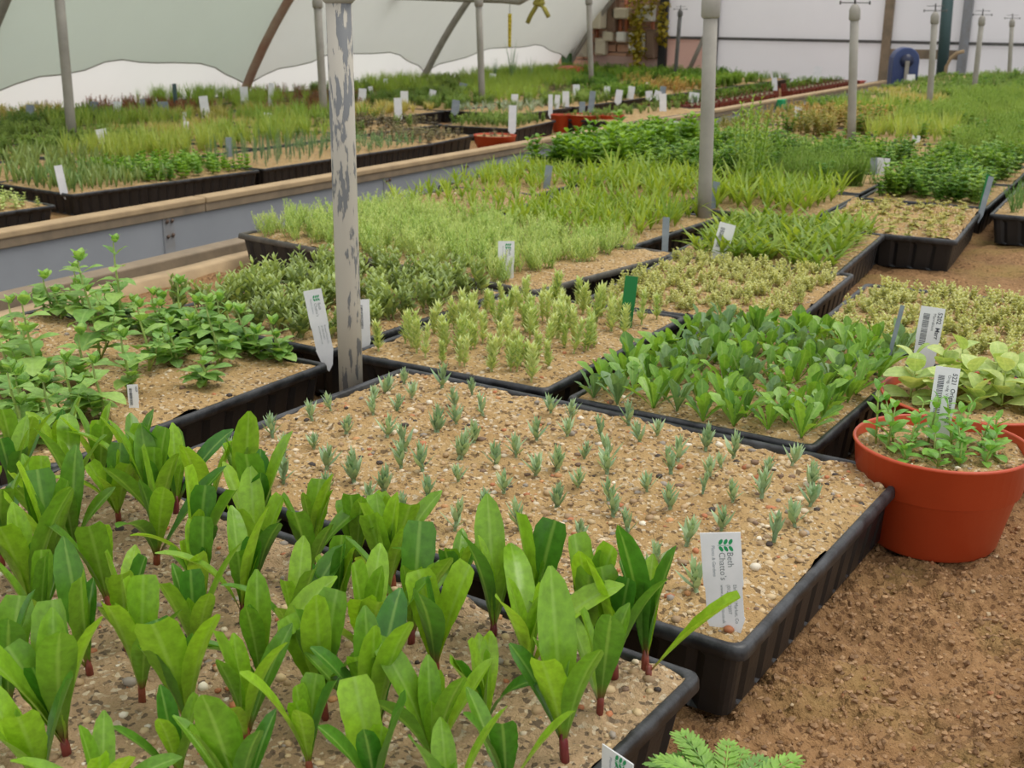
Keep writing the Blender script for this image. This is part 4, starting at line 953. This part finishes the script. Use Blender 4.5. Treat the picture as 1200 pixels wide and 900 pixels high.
g_ = np.random.RandomState(3); gp_ = [(ra*.9*math.sqrt(u)*math.cos(v), ra*.9*math.sqrt(u)*math.sin(v), za+.002) for u, v in zip(g_.rand(160), g_.rand(160)*6.28)]
tag(obj('grit', grit_mesh('grit', gp_, .001, .004, 8, wts=PW), ta), kind='stuff')
OLF = []
for e0, e1 in ((35, 5), (15, -15), (50, 25)):
    mb = MB(); leaf(mb, (0, 0, 0), 0, RA(e0), RA(e1), .017, .0095, P_OVAL, 5, 2, .25); OLF.append(mb.mesh('leaf', L['oregano']))
def leafy(name, p, h, nodes, LF, s, label, cat, group, per=2, stem='mint_stem', lean=(0, 0), top=.4):
    t = empty(name, p); tag(t, label, cat, group)
    mb = MB(); mb.tube([(0, 0, -.003), (lean[0]*h*.5, lean[1]*h*.5, h*.5), (lean[0]*h, lean[1]*h, h)], [.0012, .001, .0007], 5, (.5, R(0, 1), .5)); obj('stem', mb.mesh('stem', L[stem]), t)
    a = R(0, 6)
    for i in range(nodes):
        u = .12+.88*i/max(1, nodes-1); a += math.pi/per; k = s*R(.8, 1.1)*(1-(1-top)*max(0, u-.5)*2)
        for q in range(per): obj('leaf', random.choice(LF), t, (lean[0]*h*u, lean[1]*h*u, h*u), (0, -.4*max(0, u-.6)*2, a+q*2*math.pi/per+R(-.2, .2)), k)
    return t
OP = [(-.75, .25, .05), (-.68, .02, .042), (-.5, .3, .04), (-.45, -.1, .035), (-.3, .15, .042), (-.2, -.35, .026), (-.05, .35, .045), (0, -.1, .04), (.05, -.5, .022), (.2, .15, .042), (.15, -.3, .034), (.35, .35, .036), (.5, .05, .03), (.6, -.2, .022), (.4, -.4, .018), (-.55, -.35, .015), (.7, .2, .026), (-.25, -.6, .02)]
rt = np.array([ROT[0][0], ROT[1][0]]); rt /= np.linalg.norm(rt); fw = np.array([ROT[0][2], ROT[1][2]]); fw /= np.linalg.norm(fw)
for i, (u, v, h) in enumerate(sorted(OP)):
    p = Vector((PA.x+ra*.92*(rt[0]*u+fw[0]*v), PA.y+ra*.92*(rt[1]*u+fw[1]*v), ZB+za+.001))
    leafy('oregano_plant', p, h, 5 if h > .03 else 4, OLF, R(.9, 1.2), 'small oregano plant in the front pot, %s from the left' % ((ORD+['seventeenth', 'last'])[i]), 'plant', 'oregano in the front pot', lean=(R(-.3, .3), R(-.3, .3)), top=.6)
SLF = []
for e0, e1, tw in ((35, -5, .2), (18, -20, -.2), (50, 20, 0)):
    mb = MB(); leaf(mb, (0, 0, 0), 0, RA(e0), RA(e1), .032, .029, P_ROUND, 8, 4, .22, .5, tw, 0, .01); SLF.append(mb.mesh('leaf', L['sage']))
SPP = [(-.75, .1, .03), (-.55, .4, .035), (-.45, -.1, .03), (-.2, .35, .04), (0, 0, .035), (.05, .5, .045), (.3, .2, .045), (.25, -.25, .042), (.5, .5, .04), (.55, -.1, .04), (.75, .2, .03), (-.1, -.35, .02), (.65, -.45, .03)]
for i, (u, v, h) in enumerate(sorted(SPP)):
    p = Vector((PB.x+rb2*.9*(rt[0]*u+fw[0]*v), PB.y+rb2*.9*(rt[1]*u+fw[1]*v), ZB+zb+.001))
    leafy('sage_plant', p, h, 4, SLF, R(.8, 1.1), 'pale felted sage plant in the rear pot, %s from the left' % ORD[i], 'plant', 'sage in the rear pot', 2, 'mint_stem', (R(-.3, .3), R(-.3, .3)), .8)
pa = Vector((PA.x, PA.y, ZB+za)); 
stake_px(1098, 517, 1096, 431, 27, ZB+za, 'bars', 'white barcode label with printed name in the front pot', .1, text=('5221  Origanum vulg', 'Oreg. vulg. Var.'))
stake_px(1081, 430, 1082, 361, 27, ZB+zb, 'bars', 'white barcode label standing in the rear pot', .1, text=('5202  Marr', 'Marrubium'))
stake_px(1040, 424, 1047, 358, 5, ZB+zb, 'grey', 'thin pale label seen edge-on left of the rear pot label')
# small fern pot at the bottom edge
PC = at(845, 962, .05); rc = 42*scl(PC)
tc, zc_ = pot((PC.x, PC.y), rc, .07, ZB, 'small terracotta-coloured pot with lacy leaves at the bottom edge', seed=6, n=32)
def frond(mb, o, az, e0, e1, Ln):
    p = Vector(o); n = 9; h = Vector((math.cos(az), math.sin(az), 0)); rn = random.random()
    pts_ = [p.copy()]
    for i in range(n):
        e = e0+(e1-e0)*i/n; p = p + (h*math.cos(e)+Vector((0, 0, math.sin(e))))*Ln/n; pts_.append(p.copy())
        if i > 1:
            k = math.sin(math.pi*(i-.8)/(n-.2))
            for s in (-1, 1):
                for q in range(3): leaf(mb, p, az+s*(.55+q*.28), e*.7, e*.5, Ln*.30*k*(1-.16*q), Ln*.085, P_SPOON, 2, 2, .2, rn)
    leaf(mb, p, az, e1, e1, Ln*.16, Ln*.1, P_SPOON, 2, 2, .2, rn); mb.tube(pts_, .0006, 4, (.5, .5, .5), False)
t = empty('lacy_plant', (PC.x, PC.y, ZB+zc_)); tag(t, 'lacy light green plant spilling from the small pot at the bottom edge', 'plant')
for i in range(26):
    mb = MB(); frond(mb, (0, 0, 0), i*2.4, RA(R(40, 75)), RA(R(-20, 15)), R(.034, .050)); obj('leaf', mb.mesh('leaf', L['fern']), t, (0, 0, -.002))

# ================================================================ left bench
def LP(x, y): p = at(x, y, ZL+TH); return (p.x, p.y)
def ltray(a, b, d, label, **k): return tray_edge(LP(*a), LP(*b), d, label, z0=ZL, **k)
LT = []
LT.append((ltray((-95, 262), (66, 240), .40, 'left-bench tray of pale green seedlings at the left edge of the photo', cell=.012), 'pale', 9, 12, 'pale seedling at the left edge'))
LT.append((ltray((84, 228), (305, 199), .40, 'left-bench tray half of grey-green blades, half of round leaves', cell=.012), 'stripe', 0, 0, ''))
LT.append((ltray((309, 198), (509, 168), .40, 'left-bench tray of spiky bluish seedlings cut across by the flaking post', cell=.012), 'spike', 0, 0, ''))
LT.append((ltray((508, 168), (556, 158), .38, 'left-bench tray of purplish seedlings left of the single terracotta pot', cell=.02), 'purple', 0, 0, ''))
LT.append((ltray((606, 151), (652, 141), .38, 'left-bench tray of green seedlings between the single pot and the pot trio', cell=.02), 'mid', 0, 0, ''))
LT.append((ltray((733, 144), (838, 128), .40, 'left-bench tray of sand and low greens right of the pot trio', cell=.02), 'mid', 0, 0, ''))
LK = LT
plant_grid(LT[0][0], 'pale', 12, 7, 'pale_seedling', 'pale seedling at the left edge', 'seedling', 'pale seedlings at the left edge', (.8, 1.2), .3)
plant_grid(LT[1][0], 'stripe', 24, 13, 'blade_leaved_seedling', 'blade-leaved seedling on the left bench', 'seedling', 'blade-leaved seedlings on the left bench', (.7, 1.0), .35, area=(-1, .1, -1, 1))
plant_grid(LT[1][0], 'round', 18, 9, 'round_leaved_seedling', 'bright round-leaved seedling on the left bench', 'seedling', 'round-leaved seedlings on the left bench', (.8, 1.2), .35, area=(-.2, 1, -1, 1))
plant_grid(LT[2][0], 'spike', 16, 8, 'spiky_seedling', 'spiky bluish seedling left of the flaking post', 'seedling', 'spiky bluish seedlings on the left bench', (.75, 1.05), .25, area=(-1, .1, -1, 1))
plant_grid(LT[2][0], 'blue', 22, 9, 'bluish_seedling', 'small bluish seedling on the left bench', 'seedling', 'small bluish seedlings on the left bench', (.9, 1.3), .25, area=(.05, 1, -1, 1))
plant_grid(LT[3][0], 'purple', 8, 10, 'purplish_seedling', 'purplish seedling left of the single pot', 'seedling', 'purplish seedlings by the single pot', (.9, 1.3), .3)
plant_grid(LT[4][0], 'mid', 8, 9, 'low_green_plant', 'low green plant between the single pot and the pot trio', 'seedling', 'low greens between the pots', (.9, 1.3), .3)
plant_grid(LT[5][0], 'mid', 12, 8, 'low_green_plant', 'low green plant right of the pot trio', 'seedling', 'low greens right of the pot trio', (.7, 1.1), .3, area=(-1, 1, -.3, 1))

def lpot(xc, yrim, wpx, ybot, label, kind_=None, seed=0):
    # rim centre and foot read from the photograph, stood on the bench sand
    h = .085; p = at(xc, yrim, ZL+h); r = wpx/2*scl(p)
    t, zs = pot((p.x, p.y), r, h, ZL, label, n=28, tape=.72, seed=seed)
    if kind_:
        for k in range(9):
            a, q = R(0, 6.28), r*.75*math.sqrt(random.random()); o = obj('low_plant', random.choice(KIND[kind_]), None, (p.x+q*math.cos(a), p.y+q*math.sin(a), ZL+zs), (0, 0, R(0, 6)), R(.5, .9))
            tag(o, 'small plant in the %s, %s' % (label, ORD[k]), 'seedling', 'plants in the ' + label)
lpot(580, 158, 51, 174, 'single terracotta-coloured pot behind the cap rail', 'purple', 1)
lpot(657, 134, 24, 155, 'left pot of the trio, mostly hidden', None, 2)
lpot(685, 134, 44, 156, 'middle pot of the trio on the left bench', 'mid', 3)
lpot(714, 134, 36, 150, 'right pot of the trio on the left bench', 'mid', 4)

# rear rows of trays on the left bench
SAMP = [(30, 190, 'stripe'), (15, 175, 'mid'), (70, 165, 'mid'), (60, 145, 'mid'), (60, 127, 'tan'), (15, 125, 'tan'), (150, 155, 'grass'), (210, 155, 'grass'), (250, 150, 'tan'), (150, 128, 'redfol'), (120, 135, 'mid'),
        (290, 150, 'grass'), (250, 120, 'finegrass'), (270, 112, 'finegrass'), (300, 130, 'tan'), (340, 125, 'tan'), (350, 118, 'redfol'), (345, 145, 'grass'), (430, 150, 'purple'), (440, 125, 'tan'), (430, 112, 'mid'), (480, 135, 'mid'), (500, 148, 'purple'), (500, 120, 'mid'),
        (520, 132, 'round'), (560, 135, 'round'), (480, 105, 'finegrass'), (540, 100, 'mid'), (560, 115, 'ash'), (600, 128, 'ash'), (600, 138, 'mid'), (620, 120, 'mid'), (600, 102, 'finegrass'), (640, 108, 'purple'), (650, 98, 'finegrass'), (690, 112, 'mid'), (700, 95, 'bushy'),
        (740, 100, 'bushy'), (740, 118, 'mid'), (770, 95, 'autumn'), (800, 110, 'ash'), (800, 90, 'bushy'), (860, 90, 'bushy'), (880, 100, 'ash'), (900, 88, 'conifer'), (950, 85, 'conifer'), (980, 82, 'bushy'), (90, 190, 'stripe')]
DESC = {'stripe': 'grey-green blade-leaved seedlings', 'mid': 'low mid-green seedlings', 'tan': 'straw-green tufts', 'grass': 'yellow-green grassy seedlings', 'redfol': 'rusty red and green plants', 'finegrass': 'fine bright grassy tufts',
        'purple': 'purplish brown seedlings', 'round': 'bright round-leaved seedlings', 'ash': 'ash-grey seedlings', 'bushy': 'bushy green plants', 'autumn': 'yellowing plants', 'conifer': 'soft dark green plants', 'fine': 'bright feathery greens',
        'lilydark': 'strap-leaved greens', 'basil': 'large-leaved bright green plants', 'tall': 'tall leafy stems', 'lily': 'yellow-green lilies', 'thyme': 'pale creeping seedlings', 'heuch': 'low tan seedlings', 'spike': 'spiky bluish seedlings', 'blue': 'bluish seedlings'}
HT = {'stripe': 55, 'mid': 60, 'tan': 60, 'grass': 60, 'redfol': 34, 'finegrass': 42, 'purple': 70, 'round': 46, 'ash': 55, 'bushy': 34, 'autumn': 40, 'conifer': 26, 'fine': 30, 'basil': 26}
import itertools
def inside_any(c, lst, dx, dy):
    return any(abs(c[0]-t['c'][0]) < dx and abs(c[1]-t['c'][1]) < dy for t in lst)
fx = lb.location
used = {}
fronts = [x[0] for x in LT]
for r in range(6):
    for k in range(-1, 13):
        lx = .02 + k*.655; ly = .27 + .2 + .425*r
        if r == 0 and k < 14: 
            # the front row is built above as far as the pot trio; beyond it comes a row of brown pots
            continue
        wp = lb.matrix_basis @ Vector((lx, ly, 0)); q = proj((wp.x, wp.y, ZL+TH))
        if not (-140 < q[0] < 1040) or lx > CLEN-.1 or wp.y > 10.2 or wp.x < -5.05: continue
        key = min(SAMP, key=lambda s: (s[0]-q[0])**2 + (3.5*(s[1]-(q[1]-4)))**2)[2]
        # keep clear of the hand-placed front trays
        if any((Vector((wp.x, wp.y))-Vector((f['c'][0], f['c'][1]))).length < .40 for f in fronts): continue
        n_ = used.get(r, 0); used[r] = n_+1
        where = '%s row back, left bench, %s from left' % (ORD[r], ORD[n_])
        tr = tray((wp.x, wp.y), cyaw+R(-.02, .02), .63, .40, 'tray of %s, %s' % (DESC[key].split(' seed')[0], where), z0=ZL, cell=.04, seed=r)
        if q[2] < 4.4 and r < 3:
            plant_grid(tr, key, 15, 9, key+'_x', '', '', '')if 0 else None
        plant_stuff(tr, [(key, int(HT.get(key, 50)*(1.6 if q[2] < 5 else 1.3))), ('mid', 8)], '%s, %s' % (DESC[key], where), (.9, 1.35) if key not in ('mid', 'purple', 'round') else (1.0, 1.6))
# rush clump and plants against the wall
p = at(603, 98, ZL+.02)
for (x, y, s, lab) in ((600, 96, 1.5, 'tall dark green rush clump below the yellow strip'), (580, 97, 1.0, 'thin grass clump left of the rush clump'), (622, 96, 1.0, 'thin grass clump right of the rush clump')):
    q = at(x, y, ZL+TH); o = obj('rush_clump', KIND['rush'][0 if s > 1 else 1], None, (q.x, q.y, ZL+.05), (0, 0, R(0, 6)), s); tag(o, lab, 'grass')
for (x, y, s, lab) in ((668, 88, 26, 'upturned orange pan at the far end of the left bench'),):
    q = at(x, y, ZL+TH); r = s*scl(q); t = empty('orange_pan', (q.x, q.y, ZL+TH-.01)); tag(t, lab, 'pan')
    mb = MB(); mb.lathe([(r, 0), (r*.97, .02), (r*.8, .06), (r*.35, .085), (.001, .09)], 24); obj('dome', mb.mesh('dome', MAT['pot']), t)
p = at(206, 125, ZL+TH); mb = MB(); mb.tube([p-Vector((0, 0, .05)), p+Vector((0, 0, .12))], .011, 8); tag(obj('marker_peg', mb.mesh('marker_peg', MAT['teal'])), 'short dark peg before the fine grass clump', 'peg')
# small brown square pots along the far end of the cap rail
mb = MB(); a, b, h = .042, .032, .07
mb.add([(-b,-b,0),(b,-b,0),(b,b,0),(-b,b,0),(-a,-a,h),(a,-a,h),(a,a,h),(-a,a,h),(-a*.9,-a*.9,h),(a*.9,-a*.9,h),(a*.9,a*.9,h),(-a*.9,a*.9,h),(-a*.88,-a*.88,h-.01),(a*.88,-a*.88,h-.01),(a*.88,a*.88,h-.01),(-a*.88,a*.88,h-.01)],
       [(0,3,2,1),(0,1,5,4),(1,2,6,5),(2,3,7,6),(3,0,4,7),(4,5,9,8),(5,6,10,9),(6,7,11,10),(7,4,8,11),(8,9,13,12),(9,10,14,13),(10,11,15,14),(11,8,12,15),(12,13,14,15)])
SQ = mb.mesh('square_pot', MAT['pot_dark'], False); n_ = 0
lx0, lx1 = capx(842), CLEN-.1; lx = lx0; ck = 0
while lx < lx1:
    for rr_ in range(4):
        wp = lb.matrix_basis @ Vector((lx, .16+.092*rr_, 0))
        if abs(proj((wp.x, wp.y, ZL))[0]-912) > 7:
            o = obj('square_pot', SQ, None, (wp.x, wp.y, ZL), (0, 0, cyaw+R(-.05, .05))); tag(o, 'small square brown pot, %s row back, %s from the block\'s near end' % (ORD[rr_], ORD[ck]), 'pot', 'square brown pots at the far end')
            o = obj('potted_green', random.choice(KIND['bushy' if rr_ else 'ash']), None, (wp.x, wp.y, ZL+.06), (0, 0, R(0, 6)), R(.6, .95)); tag(o, 'small plant in square brown pot, %s row back, %s from near end' % (ORD[rr_], ORD[ck]), 'plant', 'plants in the square brown pots')
    lx += .092; ck += 1
p = at(911, 118, ZL+.05); mb = MB(); s_ = 9*scl(p); mb.box(-s_, s_, -s_, s_, 0, .06); o = bevel(obj('green_box', mb.mesh('green_box', MAT['green_pl'], False), None, (p.x, p.y, ZL))); tag(o, 'bright green plastic box between the square brown pots', 'box')
wp = lb.matrix_basis @ Vector((CLEN-.02, .35, 0)); mb = MB(); mb.box(-.16, .16, -.2, .2, 0, .05); mb.box(-.17, .17, -.21, .21, .05, .058)
tag(obj('red_tray', mb.mesh('red_tray', MAT['red'], False), None, (wp.x, wp.y, ZL), (0, 0, cyaw)), 'red tray at the far end of the left bench', 'tray')

# ================================================================ far part of the right bench
SAMR = [(650, 205, 'lily'), (740, 195, 'basil'), (780, 185, 'basil'), (800, 175, 'basil'), (830, 200, 'bushy'), (760, 225, 'lily'), (800, 235, 'lily'), (870, 190, 'lily'), (880, 230, 'lily'), (880, 200, 'lily'), (930, 205, 'bushy'), (960, 215, 'bushy'), (960, 195, 'fine'), (960, 168, 'ash'), (920, 175, 'ash'), (940, 160, 'heuch'), (1000, 160, 'heuch'),
        (880, 165, 'bushy'), (890, 150, 'autumn'), (940, 140, 'autumn'), (1000, 135, 'autumn'), (1040, 145, 'autumn'), (980, 125, 'bushy'), (1060, 130, 'grass'), (1080, 150, 'grass'), (1040, 118, 'tan'), (1080, 115, 'tan'), (1020, 118, 'mid'), (1100, 102, 'mid'), (1160, 100, 'mid'), (1190, 100, 'mid'),
        (1030, 190, 'bushy'), (1080, 185, 'bushy'), (1130, 190, 'bushy'), (1030, 215, 'bushy'), (1090, 215, 'bushy'), (1160, 215, 'bushy'), (1180, 235, 'conifer'), (1150, 170, 'fine'), (1190, 180, 'bushy'), (1120, 150, 'fine'), (1180, 150, 'fine'), (1160, 130, 'fine'), (1190, 120, 'fine'), (1130, 125, 'fine')]
HR = {'basil': 34, 'lily': 60, 'bushy': 52, 'fine': 60, 'ash': 50, 'heuch': 60, 'autumn': 60, 'grass': 50, 'tan': 55, 'mid': 60, 'conifer': 34}
ntr = -1
# centre columns between the lilies and the dark greens
cols = [(-1.40, .27), (-1.09, .31), (-.775, .30), (-.475, .28), (-.175, .29)]
for r in range(17):
    y = 2.62 + .425*r
    nn = 0
    for ci, (cx_, w__) in enumerate(cols):
        yy = y + (.38 if ci == 3 else .76 if ci == 4 else 0) + (.02 if ci < 3 else 0)
        if ci == 4: yy = y + .72
        if yy > 9.3: continue
        q = proj((cx_, yy, TH))
        if q[0] > 1330 or q[0] < 600: continue
        key = min(SAMR, key=lambda s: (s[0]-q[0])**2 + (2.5*(s[1]-(q[1]-6)))**2)[2]
        where = '%s row past lilies, %s from left' % ((ORD+['last'])[r], ORD[nn]); nn += 1
        tr = tray((cx_, yy), R(-.02, .02), w__, .40, 'tray of %s, %s' % (DESC[key], where), cell=.03 if q[2] < 4 else .05, seed=r % 5)
        cnt = HR.get(key, 45)
        if q[2] < 3.9 and key in ('basil', 'lily', 'bushy', 'conifer'):
            ntr += 1; k2 = {'basil': (5, 7), 'lily': (7, 9), 'bushy': (6, 8), 'conifer': (6, 7)}[key]
            nm = {'basil': 'large_leaved_plant', 'lily': 'lily_seedling', 'bushy': 'bushy_green_plant', 'conifer': 'soft_needled_plant'}[key]
            plant_grid(tr, key, k2[0], k2[1], nm, '%s, %s tray past lilies' % (DESC[key][:-1], ORD[ntr]), 'plant', '%s, %s' % (DESC[key], where), (1.0, 1.4) if key == 'basil' else (.8, 1.2) if ci else (.6, .85), .35)
        else:
            plant_stuff(tr, [(key, cnt), ('bushy', 4)] if key not in ('ash', 'heuch', 'tan') else [(key, cnt)], '%s, %s' % (DESC[key], where), (.8, 1.25) if ci else (.4, .7))
# tall leafy stems rising behind the second post
for i, (x, y) in enumerate(((868, 190), (880, 185), (890, 190), (875, 170), (886, 172), (898, 180), (872, 205), (884, 210))):
    q = at(x, y+20, TH); o = obj('tall_leafy_stem', random.choice(KIND['tall']), None, (q.x, q.y, TH-.006), (0, 0, R(0, 6)), R(.85, 1.25)); tag(o, 'tall bright leafy stem right of the second post, %s of eight' % ORD[i], 'plant', 'tall leafy stems by the second post')
